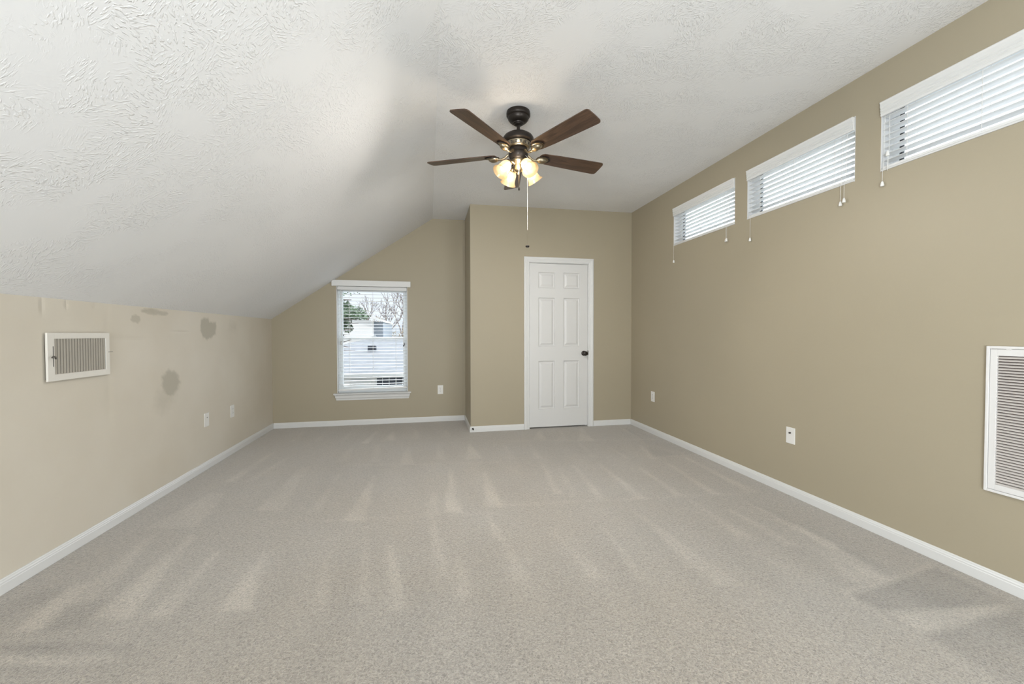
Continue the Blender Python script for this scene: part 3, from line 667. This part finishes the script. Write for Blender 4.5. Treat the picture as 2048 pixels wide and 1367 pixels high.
lt = MB(); lt.box(u0+0.030, u0+0.052, YW+0.064, YW+0.0745, 1.028, 1.072, 0.003); tag(lt.build('latch', M_steel, lower), 'grey latch')
lt = MB(); lt.box(u0+0.058, u0+0.067, YW+0.096, YW+0.1025, 1.140, 1.166, 0.001); tag(lt.build('latch', M_gasket, upper), 'black latch')
# stool and apron
st = MB()
st.extrude_profile([(-0.070, 0), (0.030, 0), (0.036, 0.004), (0.038, 0.010), (0.036, 0.016), (0.030, 0.018), (-0.070, 0.018)], (u0-0.0, YW, v0-0.014), (u1, YW, v0-0.014), (0,-1,0))
st.box(u0-0.040, u0, YW-0.037, YW, v0-0.014, v0+0.004, 0.002); st.box(u1, u1+0.040, YW-0.037, YW, v0-0.014, v0+0.004, 0.002)
st.build('window_sill', M_trim, w1)
ap = MB(); tmp = bmesh.new()
prof = [(0.0, 0), (0.010, 0), (0.012, 0.020), (0.018, 0.030), (0.020, 0.055), (0.028, 0.070), (0.0, 0.070)]
za = v0-0.084
A = [tmp.verts.new((u0-0.010-0.020*z/0.07, YW-o, za+z)) for o, z in prof]; B = [tmp.verts.new((u1+0.010+0.020*z/0.07, YW-o, za+z)) for o, z in prof]
for i in range(len(prof)): tmp.faces.new((A[i], A[(i+1) % 7], B[(i+1) % 7], B[i]))
tmp.faces.new(A[::-1]); tmp.faces.new(B); bmesh.ops.recalc_face_normals(tmp, faces=tmp.faces); ap.merge(tmp)
ap.build('apron', M_trim, w1)

bl = empty('window_blind', ((u0+u1)/2, YW, v0), 'tall white slatted blind with a wide valance over the back window', 'blind')
va = MB(); va.box(-1.187, -0.224, YW-0.032, YW-0.020, 1.774, 1.848, 0.002)
va.box(-1.187, -1.175, YW-0.020, YW-0.0005, 1.774, 1.812, 0.001); va.box(-0.236, -0.224, YW-0.020, YW-0.0005, 1.774, 1.848, 0.001)
va.build('valance', M_blind, bl)
MB().box(u0+0.010, u1-0.010, YW+0.006, YW+0.058, 1.728, 1.774, 0.002).build('headrail', M_blind, bl)
s = MB(); z = 1.716; pitch = 0.0427
zlo_l, zlo_r = 0.452, 0.470
slats = []
while z > 0.50:
    slats.append(z); z -= pitch
for zz in slats:
    s.extrude_profile([(0.008, 0), (0.033, 0.002), (0.058, 0.0), (0.058, 0.0026), (0.033, 0.0046), (0.008, 0.0026)], (u0+0.012, YW, zz), (u1-0.012, YW, zz), (0,1,0))
s.build('slats', M_blind, bl)
br = MB(); br.extrude_profile([(0.008,-0.012), (0.058,-0.012), (0.058,0.008), (0.008,0.008)], (u0+0.012, YW, zlo_l), (u1-0.012, YW, zlo_r), (0,1,0)); br.build('bottom_rail', M_blind, bl)
for xx in (u0+0.15, (u0+u1)/2, u1-0.15):
    l = MB()
    for yy in (YW+0.007, YW+0.059): l.box(xx-0.001, xx+0.001, yy-0.0006, yy+0.0006, 0.46, 1.73)
    l.build('ladder_cord', M_cord, bl)
MB().tube([(u0+0.055, YW+0.004, 1.73), (u0+0.056, YW+0.003, 1.15)], 0.0035, 8).build('tilt_wand', M_blind, bl)
MB().tube([(u1-0.055, YW+0.004, 1.73), (u1-0.055, YW+0.003, 1.05)], 0.0012, 6).build('lift_cord', M_cord, bl)

# ------------------------------------------------------------ wall plates
def plate(name, axis, pos, cu, cz, label, cat, kind):
    """axis 'x+' = on the wall at x=pos facing +x etc."""
    w, h, d = 0.072, 0.1165, 0.006
    e_ = empty(name, (pos, cu, cz) if axis[0] == 'x' else (cu, pos, cz), label, cat)
    sg = 1 if axis[1] == '+' else -1
    def bx(mb, a, b, c, dd, d0, d1, bev=0.0):
        lo, hi = sorted((pos+sg*d0, pos+sg*d1))
        if axis[0] == 'x': mb.box(lo, hi, cu+a, cu+b, cz+c, cz+dd, bev)
        else: mb.box(cu+a, cu+b, lo, hi, cz+c, cz+dd, bev)
        return mb
    bx(MB(), -w/2, w/2, -h/2, h/2, 0.0003, d, 0.002).build('cover_plate', M_plate, e_)
    if kind == 'duplex':
        for s_ in (-1, 1):
            r = bx(MB(), -0.016, 0.016, s_*0.0195-0.014, s_*0.0195+0.014, d-0.001, d+0.0012, 0.0008).build('socket', M_plate, e_)
            q = MB()
            for a in (-0.0065, 0.0065): bx(q, a-0.0012, a+0.0012, s_*0.0195+0.000, s_*0.0195+0.008, d, d+0.0015)
            bx(q, -0.002, 0.002, s_*0.0195-0.009, s_*0.0195-0.005, d, d+0.0015)
            q.build('slots', M_slot, r)
        bx(MB(), -0.003, 0.003, -0.003, 0.003, d, d+0.001, 0.0008).build('screw', M_steel, e_)
    else:
        n_ = Vector((sg, 0, 0)) if axis[0] == 'x' else Vector((0, sg, 0))
        zc = 0.020
        c = Vector((pos, cu, cz+zc)) if axis[0] == 'x' else Vector((cu, pos, cz+zc))
        MB().tube([c+n_*d*0.9, c+n_*(d+(0.010 if kind == 'coax' else 0.004))], 0.0060 if kind == 'coax' else 0.0045, 12).build('jack', M_slot if kind == 'coax' else M_steel, e_)
        for s_ in (-1, 1):
            bx(MB(), -0.003, 0.003, s_*0.042-0.003, s_*0.042+0.003, d, d+0.001, 0.0008).build('screw', M_plate, e_)
plate('cable_plate', 'x+', XL, 3.965, 0.427, 'white cable plate on the left wall below the heart-shaped paint patch', 'wall plate', 'jack')
plate('power_outlet', 'x+', XL, 4.437, 0.414, 'white power outlet on the left wall near the back corner', 'outlet', 'duplex')
plate('power_outlet', 'y-', YW, 0.154, 0.424, 'white power outlet on the back wall between the window and the closet', 'outlet', 'duplex')
plate('power_outlet', 'x-', XR, 4.278, 0.435, 'white power outlet on the right wall nearest the closet door', 'outlet', 'duplex')
plate('cable_plate', 'x-', XR, 2.445, 0.431, 'white cable plate with a dark jack on the right wall', 'wall plate', 'coax')

# ------------------------------------------------------------ supply register on the left wall
rg = empty('supply_register', (XL, 2.66, 1.05), 'small ivory air register with upright fins on the left wall', 'vent')
y0, y1, z0, z1 = 2.458, 2.866, 0.928, 1.175; yi0, yi1, zi0, zi1 = 2.500, 2.835, 0.962, 1.144
fr = MB()
def slantbox(mb, ya, yb, za, zb):
    mb.box(XL+0.010, XL+0.020, ya, yb, za, zb, 0.002)
slantbox(fr, y0, yi0, z0, z1); slantbox(fr, yi1, y1, z0, z1); slantbox(fr, yi0-0.002, yi1+0.002, z0, zi0); slantbox(fr, yi0-0.002, yi1+0.002, zi1, z1)
fr.build('face_frame', M_register, rg)
bk = MB(); bk.box(XL+0.0003, XL+0.010, y0+0.012, y1-0.001, z0+0.008, z1-0.008); bk.build('duct_box', M_slot, rg)
fn = MB(); n = 19
for i in range(n):
    yy = yi0+(i+0.5)*(yi1-yi0)/n
    fn.extrude_profile([(0.0102, -0.0045), (0.0145, -0.0030), (0.0172, 0.0010), (0.0180, 0.0050), (0.0168, 0.0050), (0.0152, 0.0015), (0.0130, -0.0015), (0.0102, -0.0028)], (XL, yy, zi0), (XL, yy, zi1), (1,0,0), (0,1,0))
fn.build('fins', M_fin, rg)
lv = MB(); lv.box(XL+0.0201, XL+0.0208, 2.4885, 2.4925, 1.002, 1.106); lv.tube([(XL+0.014, 2.512, 1.040), (XL+0.026, 2.494, 1.052), (XL+0.040, 2.466, 1.056), (XL+0.044, 2.452, 1.050)], 0.0036, 8)
tag(lv.build('lever', M_lever, rg), 'grey steel lever')
MB().tube([(XL+0.020, 2.853, 1.062), (XL+0.0215, 2.885, 1.062)], 0.0016, 8).build('pin', M_steel, rg)

# ------------------------------------------------------------ return grille on the right wall
gr = empty('return_grille', (XR, 1.1, 0.77), 'large white louvred return air grille low on the right wall', 'vent')
y0, y1, z0, z1 = 0.86, 1.402, 0.434, 1.106
fr = MB()
for a in ((y0, y0+0.012, z0, z1), (y1-0.012, y1, z0, z1), (y0+0.012, y1-0.012, z0, z0+0.012), (y0+0.012, y1-0.012, z1-0.012, z1)):
    fr.box(XR-0.016, XR-0.0003, *a, 0.002)
fr.build('outer_frame', M_grille, gr)
dr = MB(); a, b_, c, d = y0+0.0135, y1-0.0135, z0+0.0135, z1-0.0135
for q in ((a, a+0.022, c, d), (b_-0.024, b_, c, d), (a+0.022, b_-0.024, c, c+0.026), (a+0.022, b_-0.024, d-0.030, d)):
    dr.box(XR-0.014, XR-0.004, *q, 0.001)
dp = dr.build('door_panel', M_grille, gr)
lo = MB(); zlo, zhi = c+0.026, d-0.030; n = 46
for i in range(n):
    zz = zlo+(i+0.5)*(zhi-zlo)/n
    lo.extrude_profile([(0.0135, -0.0056), (0.0135, -0.0042), (0.0080, 0.0010), (0.0045, 0.0026), (0.0045, 0.0014), (0.0075, -0.0004)], (XR, a+0.020, zz), (XR, b_-0.022, zz), (-1,0,0))
lo.build('louvers', M_louver, dp)
MB().box(XR-0.0030, XR-0.0004, y0+0.013, y1-0.013, z0+0.013, z1-0.013).build('filter', M_filter, gr)
for yy in (1.325,): MB().tube([(XR-0.012, yy-0.006, z1-0.0135), (XR-0.012, yy+0.010, z1-0.0135)], 0.004, 8).build('hinge', M_grille, gr)

# door stop on the baseboard corner
ds = MB(); ds.tube([(0.512, YC-BT, 0.042), (0.512, YC-BT-0.010, 0.042), (0.516, YC-BT-0.030, 0.036)], 0.009, 10, radii=[0.012, 0.010, 0.006])
tag(ds.build('door_stop', M_bronze), 'tiny dark door stop on the baseboard at the closet corner', 'door stop')
# ------------------------------------------------------------ ceiling fan
FX, FY, ZB = 0.615, 2.757, 2.398
FZ = ceil_z(FX)
fan = empty('ceiling_fan', (FX, FY, FZ), 'dark bronze ceiling fan with five walnut blades and four lit glass shades', 'ceiling fan')
TF = Matrix.Translation((FX, FY, 0))
c = MB(); c.lathe([(0, FZ+0.0), (0.080, FZ-0.001), (0.082, FZ-0.010), (0.082, FZ-0.028), (0.078, FZ-0.034), (0.072, FZ-0.038), (0.070, FZ-0.052), (0.058, FZ-0.066), (0.044, FZ-0.075), (0.040, FZ-0.076), (0.037, FZ-0.082), (0.031, FZ-0.083), (0.027, FZ-0.089), (0.018, FZ-0.091), (0.0, FZ-0.091)], 48, TF)
c.build('canopy', M_bronze, fan, smooth=True)
MB().tube([(FX, FY, FZ-0.10), (FX, FY, 2.545)], 0.0115, 20).build('downrod', M_bronze, fan, smooth=True)
mo = MB(); mo.lathe([(0, 2.549), (0.020, 2.549), (0.024, 2.545), (0.050, 2.541), (0.080, 2.533), (0.098, 2.521), (0.106, 2.508), (0.108, 2.494), (0.106, 2.484), (0.096, 2.480), (0.084, 2.478), (0, 2.478)], 56, TF)
motor = mo.build('motor_housing', M_bronze, fan, smooth=True)
bd = MB(); bd.lathe([(0.082, 2.478), (0.086, 2.474), (0.086, 2.468), (0.083, 2.462), (0.080, 2.446), (0.074, 2.440), (0.066, 2.438), (0, 2.438)], 56, TF)
band = bd.build('vent_band', M_brass, motor, smooth=True)
vt = MB()
for k_ in range(16):
    a = 2*math.pi*k_/16
    ca, sa = math.cos(a), math.sin(a)
    def P(r, s_, z): return (FX+r*ca-s_*sa, FY+r*sa+s_*ca, z)
    tmp = bmesh.new(); A = [(-.009, 2.4655), (.009, 2.4655), (.007, 2.4615), (-.007, 2.4615)]; B = [(-.007, 2.4590), (.007, 2.4590), (.0035, 2.4500), (-.0035, 2.4500)]
    for quad in (A, B):
        fr_ = [tmp.verts.new(P(0.0866 if z > 2.460 else 0.0845, s_, z)) for s_, z in quad]; bk_ = [tmp.verts.new(P(0.076, s_, z)) for s_, z in quad]
        tmp.faces.new(fr_); tmp.faces.new(bk_[::-1])
        for i in range(4): tmp.faces.new((fr_[i], bk_[i], bk_[(i+1) % 4], fr_[(i+1) % 4]))
    bmesh.ops.recalc_face_normals(tmp, faces=tmp.faces); vt.merge(tmp)
vt.build('vent_slots', M_slot, motor)
hb = MB(); hb.lathe([(0, 2.439), (0.060, 2.438), (0.064, 2.430), (0.062, 2.414), (0.066, 2.408), (0.068, 2.398), (0.062, 2.376), (0.050, 2.362), (0, 2.362)], 48, TF)
hb.build('switch_housing', M_bronze, fan, smooth=True)
ft = MB(); ft.lathe([(0, 2.363), (0.048, 2.362), (0.050, 2.352), (0.040, 2.336), (0.034, 2.322), (0.032, 2.296), (0.024, 2.284), (0.010, 2.276), (0.007, 2.262), (0, 2.258)], 40, TF)
ft.build('light_fitter', M_brass, fan, smooth=True)

AZ = [-133.4, -61.4, 10.6, 82.6, 154.6]
def blade_mb():
    """blade along +X, origin on the fan axis"""
    out = [(0.168, -0.040), (0.160, -0.028), (0.157, 0.0), (0.160, 0.028), (0.168, 0.040), (0.185, 0.050), (0.30, 0.057), (0.48, 0.063), (0.635, 0.067), (0.650, 0.063), (0.658, 0.052),
           (0.660, 0.0), (0.658, -0.052), (0.650, -0.063), (0.635, -0.067), (0.48, -0.063), (0.30, -0.057), (0.185, -0.050)]
    tmp = bmesh.new(); a = [tmp.verts.new((x, y, 0.003)) for x, y in out]; b = [tmp.verts.new((x, y, -0.003)) for x, y in out]
    n = len(out); tmp.faces.new(a[::-1]); tmp.faces.new(b)
    for i in range(n): tmp.faces.new((a[i], a[(i+1) % n], b[(i+1) % n], b[i]))
    bmesh.ops.recalc_face_normals(tmp, faces=tmp.faces); return tmp
PITCH = Matrix.Rotation(math.radians(-13), 4, 'X')
def local_obj(mb, name, material, parent, az, z, smooth=True):
    me_o = mb.build(name, material, None, smooth=smooth)
    me_o.parent = parent; me_o.location = (0, 0, z-FZ); me_o.rotation_euler = (0, 0, math.radians(az)); return me_o
blade0 = iron0 = None
for a in AZ:
    if blade0 is None:
        mb = MB(); mb.merge(blade_mb(), PITCH); blade0 = local_obj(mb, 'blade', M_wood, fan, a, ZB+0.004, smooth=False)
        ir = MB()
        ir.tube([(0.045, 0, 0.016), (0.075, 0, 0.006), (0.100, 0, -0.014), (0.128, 0, -0.020), (0.150, 0, -0.016)], 0.007, 10, radii=[0.009, 0.010, 0.008, 0.008, 0.010])
        ir.merge(*(lambda t: (t, PITCH))((lambda: (lambda t: (bmesh.ops.create_cone(t, cap_ends=True, segments=28, radius1=0.026, radius2=0.034, depth=0.006), [v.co.__setitem__(slice(0, 3), (v.co.x*1.45+0.186, v.co.y, v.co.z-0.0065)) for v in t.verts], t)[2])(bmesh.new()))()))
        # shallow bowl under the blade
        t2 = bmesh.new(); bmesh.ops.create_uvsphere(t2, u_segments=26, v_segments=14, radius=1)
        for v in t2.verts: v.co = Vector((v.co.x*0.040+0.176, v.co.y*0.026, min(v.co.z, 0.1)*0.026-0.008))
        ir.merge(t2, PITCH)
        iron0 = local_obj(ir, 'blade_iron', M_brass, fan, a, ZB, smooth=True)
        t3 = bmesh.new(); bmesh.ops.create_cone(t3, cap_ends=True, segments=28, radius1=1, radius2=1, depth=0.005)
        for v in t3.verts: v.co = Vector((v.co.x*0.052+0.190, v.co.y*0.037, v.co.z-0.0045))
        pl_ = MB(); pl_.merge(t3, PITCH); plate0 = pl_.build('mounting_plate', M_bronze, None, smooth=True); plate0.parent = iron0
    else:
        b2 = blade0.copy(); COL.objects.link(b2); b2.rotation_euler = (0, 0, math.radians(a))
        i2 = iron0.copy(); COL.objects.link(i2); i2.rotation_euler = (0, 0, math.radians(a))
        p2 = plate0.copy(); COL.objects.link(p2); p2.parent = i2

# four arms with bell shades
SH = [-157, -70, 22, 108]
for az in SH:
    ca, sa = math.cos(math.radians(az)), math.sin(math.radians(az))
    def Q(r, z): return (FX+r*ca, FY+r*sa, z)
    arm = MB(); arm.tube([Q(0.030, 2.330), Q(0.050, 2.340), Q(0.070, 2.340), Q(0.080, 2.328)], 0.008, 10, radii=[0.010, 0.009, 0.009, 0.011])
    tilt = math.radians(40)
    ax = Vector((ca*math.sin(tilt), sa*math.sin(tilt), -math.cos(tilt)))
    org = Vector(Q(0.076, 2.332))
    mtx = Matrix.Translation(org) @ ax.to_track_quat('Z', 'Y').to_matrix().to_4x4()
    arm.lathe([(0, -0.004), (0.022, -0.002), (0.026, 0.006), (0.026, 0.020), (0.022, 0.022), (0, 0.022)], 24, mtx)
    ao = arm.build('light_arm', M_brass, fan, smooth=True)
    shd = MB(); shd.lathe([(0.024, 0.012), (0.029, 0.020), (0.038, 0.040), (0.040, 0.060), (0.041, 0.078), (0.046, 0.096), (0.056, 0.110), (0.0575, 0.112), (0.0555, 0.112), (0.044, 0.097)], 40, mtx)
    shd.build('glass_shade', M_shade, ao, smooth=True)
    bb = MB(); bb.lathe([(0, 0.022), (0.011, 0.024), (0.012, 0.036), (0.020, 0.052), (0.0235, 0.066), (0.020, 0.080), (0.010, 0.088), (0, 0.090)], 20, mtx)
    bo = bb.build('bulb', M_bulb, ao, smooth=True)
    ld = bpy.data.lights.new('bulb_light', 'SPOT'); ld.energy = LAMP; ld.color = (1.0, 0.95, 0.88); ld.spot_size = math.radians(150); ld.spot_blend = 0.55; ld.shadow_soft_size = 0.02
    lo_ = bpy.data.objects.new('bulb_light', ld); COL.objects.link(lo_); lo_.location = org+ax*0.120
    lo_.rotation_euler = ax.to_track_quat('-Z', 'Y').to_euler()
# light leaking upward between the shades
lk_ = bpy.data.lights.new('upward_leak_light', 'POINT'); lk_.energy = LEAK; lk_.color = (1.0, 0.86, 0.68); lk_.shadow_soft_size = 0.03
lko = bpy.data.objects.new('upward_leak_light', lk_); COL.objects.link(lko); lko.location = (FX-0.015, FY-0.085, 2.275)
# pull chains
ch = MB(); ch.tube([(FX-0.010, FY-0.064, 2.375), (FX-0.012, FY-0.072, 2.36), (FX-0.012, FY-0.073, 2.155)], 0.0016, 6)
c1 = ch.build('pull_chain', M_brass, fan)
MB().lathe([(0, 0.0), (0.004, 0.002), (0.0055, 0.008), (0.004, 0.018), (0.002, 0.024), (0, 0.025)], 12, Matrix.Translation((FX-0.012, FY-0.073, 2.128))).build('chain_fob', M_bronze, c1, smooth=True)
ch = MB(); ch.tube([(FX+0.040, FY-0.052, 2.375), (FX+0.048, FY-0.064, 2.36), (FX+0.048, FY-0.066, 1.868)], 0.0013, 6)
c2 = tag(ch.build('pull_chain', M_cord, fan), 'long white pull cord')
ex = MB(); ex.lathe([(0, 0), (0.003, 0.002), (0.003, 0.007), (0, 0.010)], 10, Matrix.Translation((FX+0.048, FY-0.066, 1.861))); ex.build('connector', M_brass, c2, smooth=True)
MB().tube([(FX+0.048, FY-0.066, 1.862), (FX+0.048, FY-0.066, 1.765)], 0.0011, 6).build('chain_end', M_brass, c2)
MB().lathe([(0, 0), (0.010, 0.001), (0.0135, 0.006), (0.0135, 0.011), (0.006, 0.015), (0, 0.016)], 20, Matrix.Translation((FX+0.048, FY-0.066, 1.752))).build('chain_fob', M_bronze, c2, smooth=True)

# ------------------------------------------------------------ outside, seen through the back window
M_shingle = mat('grey_shingle', (0.17, 0.175, 0.18, 1), 0.9, vary=(3, 0.18))
M_siding = mat('white_siding', (0.78, 0.76, 0.73, 1), 0.6)
M_sidingb = mat('pale_blue_siding', (0.26, 0.29, 0.32, 1), 0.7)
M_fascia = mat('white_fascia', (0.62, 0.61, 0.58, 1), 0.5)
M_darkpane = mat('house_window_pane', (0.05, 0.055, 0.065, 1), 0.3)
M_leaf = mat('dusty_green_leaf', (0.14, 0.19, 0.12, 1), 0.7, vary=(2.0, 0.4))
M_brownleaf = mat('autumn_tan_leaf', (0.42, 0.35, 0.25, 1), 0.8, vary=(1.0, 0.3))
M_bark = mat('grey_bark', (0.24, 0.21, 0.20, 1), 0.9)
M_grass = mat('dry_lawn', (0.19, 0.19, 0.14, 1), 1.0, vary=(0.6, 0.2))
GZ = -3.2
g = MB(); g.box(-60, 60, 7, 140, GZ-0.3, GZ); struct(g.build('ground', M_grass))

def prism(mb, sec, y0, y1, axis='y'):
    tmp = bmesh.new()
    P = (lambda s, d: (s[0], d, s[1])) if axis == 'y' else (lambda s, d: (d, s[0], s[1]))
    a = [tmp.verts.new(P(s, y0)) for s in sec]; b = [tmp.verts.new(P(s, y1)) for s in sec]
    for i in range(len(sec)): tmp.faces.new((a[i], a[(i+1) % len(sec)], b[(i+1) % len(sec)], b[i]))
    tmp.faces.new(a[::-1]); tmp.faces.new(b); bmesh.ops.recalc_face_normals(tmp, faces=tmp.faces); mb.merge(tmp)
def hip(mb, x0, x1, y0, y1, ze, zr, rx0, rx1, ry, th=0.12):
    tmp = bmesh.new()
    B = [(x0, y0), (x1, y0), (x1, y1), (x0, y1)]
    lo = [tmp.verts.new((x, y, ze-th)) for x, y in B]; hi = [tmp.verts.new((x, y, ze)) for x, y in B]
    r0, r1 = tmp.verts.new((rx0, ry, zr)), tmp.verts.new((rx1, ry, zr))
    for i in range(4): tmp.faces.new((lo[i], lo[(i+1) % 4], hi[(i+1) % 4], hi[i]))
    tmp.faces.new(lo[::-1])
    tmp.faces.new((hi[0], hi[1], r1, r0)); tmp.faces.new((hi[1], hi[2], r1)); tmp.faces.new((hi[2], hi[3], r0, r1)); tmp.faces.new((hi[3], hi[0], r0))
    bmesh.ops.recalc_face_normals(tmp, faces=tmp.faces); mb.merge(tmp)
nb = empty('neighbour_house', (-1.8, 16, GZ), 'low house with a grey hipped roof seen through the lower part of the back window', 'house')
rf = MB(); hip(rf, -6.2, 4.6, 13.0, 27.5, -0.04, 0.93, -2.9, 0.8, 20.2, 0.06); rfo = rf.build('roof', M_shingle, nb)
rv = MB(); rv.box(-2.36, -2.04, 16.9, 17.15, 0.46, 0.72, 0.02); rv.build('roof_vent', M_darkpane, rfo)
wl = MB(); wl.box(-5.9, 4.3, 13.15, 27.2, GZ, -0.11); wlo = wl.build('wall', M_siding, nb)
fa = MB(); fa.box(-6.25, 4.65, 12.90, 12.995, -0.125, -0.025, 0.01); fa.build('fascia', M_fascia, nb)
xa, xb, za_, zb_ = -1.60, -0.60, -0.86, -0.155
w_ = MB(); rect_frame(w_, 'y', 13.08, 13.145, xa, xb, za_, zb_, 0.035); wo_ = w_.build('window_frame', M_fascia, wlo)
MB().box(xa+0.035, xb-0.035, 13.12, 13.135, za_+0.035, zb_-0.035).build('pane', M_darkpane, wo_)
mt = MB()
for k_ in range(1, 5): mt.box(xa+(xb-xa)*k_/5-0.008, xa+(xb-xa)*k_/5+0.008, 13.10, 13.119, za_+0.035, zb_-0.035)
for k_ in range(1, 7): mt.box(xa+0.035, xb-0.035, 13.097, 13.119, za_+(zb_-za_)*k_/7-0.009, za_+(zb_-za_)*k_/7+0.009)
mt.build('muntins', M_fascia, wo_)
gd = MB(); gd.box(-2.34, -1.72, 13.10, 13.145, -2.6, -0.24, 0.01)
gd.build('garage_door', M_fascia, nb)
g2 = MB(); hip(g2, -2.9, 3.0, 20.6, 30, 0.40, 0.86, -2.0, 2.2, 24.0); tag(g2.build('roof', M_fascia, nb), 'pale roof slope with sunlight in its colour')  # pale trim colour on this slope stands for sunlight

hb_ = empty('neighbour_house', (-4.5, 30, GZ), 'white two-storey house with a low gable behind the grey roof', 'house')
ww_ = MB(); prism(ww_, [(-9.5, GZ), (-3.62, GZ), (-3.62, 2.05), (-6.4, 2.42), (-9.5, 2.0)], 28.0, 36.0); ww_.build('wall', M_siding, hb_)
sw_ = MB(); sw_.box(-3.619, -3.02, 29.0, 36.0, GZ, 2.0); sw_.build('side_wing', M_sidingb, hb_)
rr_ = MB(); prism(rr_, [(-10.0, 2.02), (-6.4, 2.52), (-5.2, 2.62), (-2.95, 1.98), (-2.95, 2.12), (-5.2, 2.80), (-6.4, 2.70), (-10.0, 2.20)], 27.4, 36.5); rr_.build('roof', M_fascia, hb_)

def leaves(mb, n, cx, cy, cz, rx, ry, rz, size, rnd, hole=0.0):
    bm = mb.bm
    for _ in range(n):
        while True:
            u, v, w = rnd.uniform(-1, 1), rnd.uniform(-1, 1), rnd.uniform(-1, 1)
            q = u*u+v*v+w*w
            if hole < q < 1: break
        p = Vector((cx+u*rx, cy+v*ry, cz+w*rz))
        a = Vector((rnd.uniform(-1, 1), rnd.uniform(-1, 1), rnd.uniform(-1, 1))).normalized()*size*rnd.uniform(.6, 1.3)
        b = a.cross(Vector((rnd.uniform(-1, 1), rnd.uniform(-1, 1), rnd.uniform(-1, 1)))).normalized()*size*0.4
        bm.faces.new([bm.verts.new(p-a*0.5), bm.verts.new(p+b), bm.verts.new(p+a*0.5), bm.verts.new(p-b)])
rnd = random.Random(7)
tr = empty('tree', (-3.3, 11, GZ), 'leafy dark green tree at the left of the back window view', 'tree')
tk = MB(); tk.tube([(-3.3, 11, GZ), (-3.2, 11, -1), (-3.1, 11, 0.8), (-2.9, 11, 1.8)], 0.12, 8, radii=[.18, .15, .11, .05])
for k_ in range(14):
    z = rnd.uniform(0.2, 1.8); a = rnd.uniform(-0.9, 0.9)
    tk.tube([(-3.1, 11, z), (-3.1+0.6, 11+a*0.4, z+0.25), (-3.1+1.25*rnd.uniform(.8, 1.1), 11+a, z+rnd.uniform(0.1, .5))], .03, 6, radii=[.04, .025, .01])
tk.build('trunk', M_bark, tr)
cr = MB()
leaves(cr, 1500, -2.6, 11, 1.85, 0.72, .6, .34, 0.085, rnd); leaves(cr, 420, -1.98, 11, 1.72, 0.42, .5, .18, 0.075, rnd); leaves(cr, 260, -1.80, 11, 1.62, 0.34, .5, .09, 0.07, rnd)
leaves(cr, 600, -2.25, 11, 1.52, 0.33, .5, .20, 0.08, rnd); leaves(cr, 160, -2.02, 11, 1.32, 0.14, .3, .12, 0.06, rnd); leaves(cr, 40, -2.1, 11, 2.22, 0.4, .4, .06, 0.06, rnd)
cr.build('crown', M_leaf, tr)
def bare(x, y, zt, label, seed, leafy=True):
    rn = random.Random(seed)
    t = empty('tree', (x, y, GZ), label, 'tree', 'hazy trees beyond the houses')
    b = MB()
    def grow(p, d, L, r, dep):
        q = p+d*L; b.tube([p, (p+q)/2+Vector((rn.uniform(-.1, .1)*L,)*3)*0.5, q], r, 5, radii=[r, r*.8, r*.6])
        if dep == 0: return
        for _ in range(3):
            nd = (d+Vector((rn.uniform(-.75, .75), rn.uniform(-.5, .5), rn.uniform(-.1, .5)))).normalized(); grow(q, nd, L*rn.uniform(.55, .78), r*.58, dep-1)
    grow(Vector((x, y, GZ)), Vector((0, 0, 1)), (zt-GZ)*0.42, .16, 4)
    b.build('branches', M_bark, t)
    if leafy:
        l = MB(); leaves(l, 1300, x, y, (zt+GZ)/2+0.1, 1.5, 1.2, (zt-GZ)*0.42, 0.16, rn); l.build('foliage', M_brownleaf, t)
bare(-2.7, 46, 5.8, 'tall bare tree above the tan trees at the right of the back window view', 3, False)
bare(-2.2, 56, 6.0, 'bare tree at the right edge of the back window view', 5, False)
for i, (x, y, zt, lb) in enumerate([(-4.4, 40, 3.3, 'tan leafed tree just right of the white two-storey house'), (-1.4, 37, 2.5, 'tan leafed tree in the middle of the hazy tree line'), (3.4, 44, 2.8, 'tan leafed tree at the right end of the hazy tree line'), (-7.6, 52, 4.9, 'pale rounded tree top above the tan trees')]):
    bare(x, y, zt, lb, 20+i)
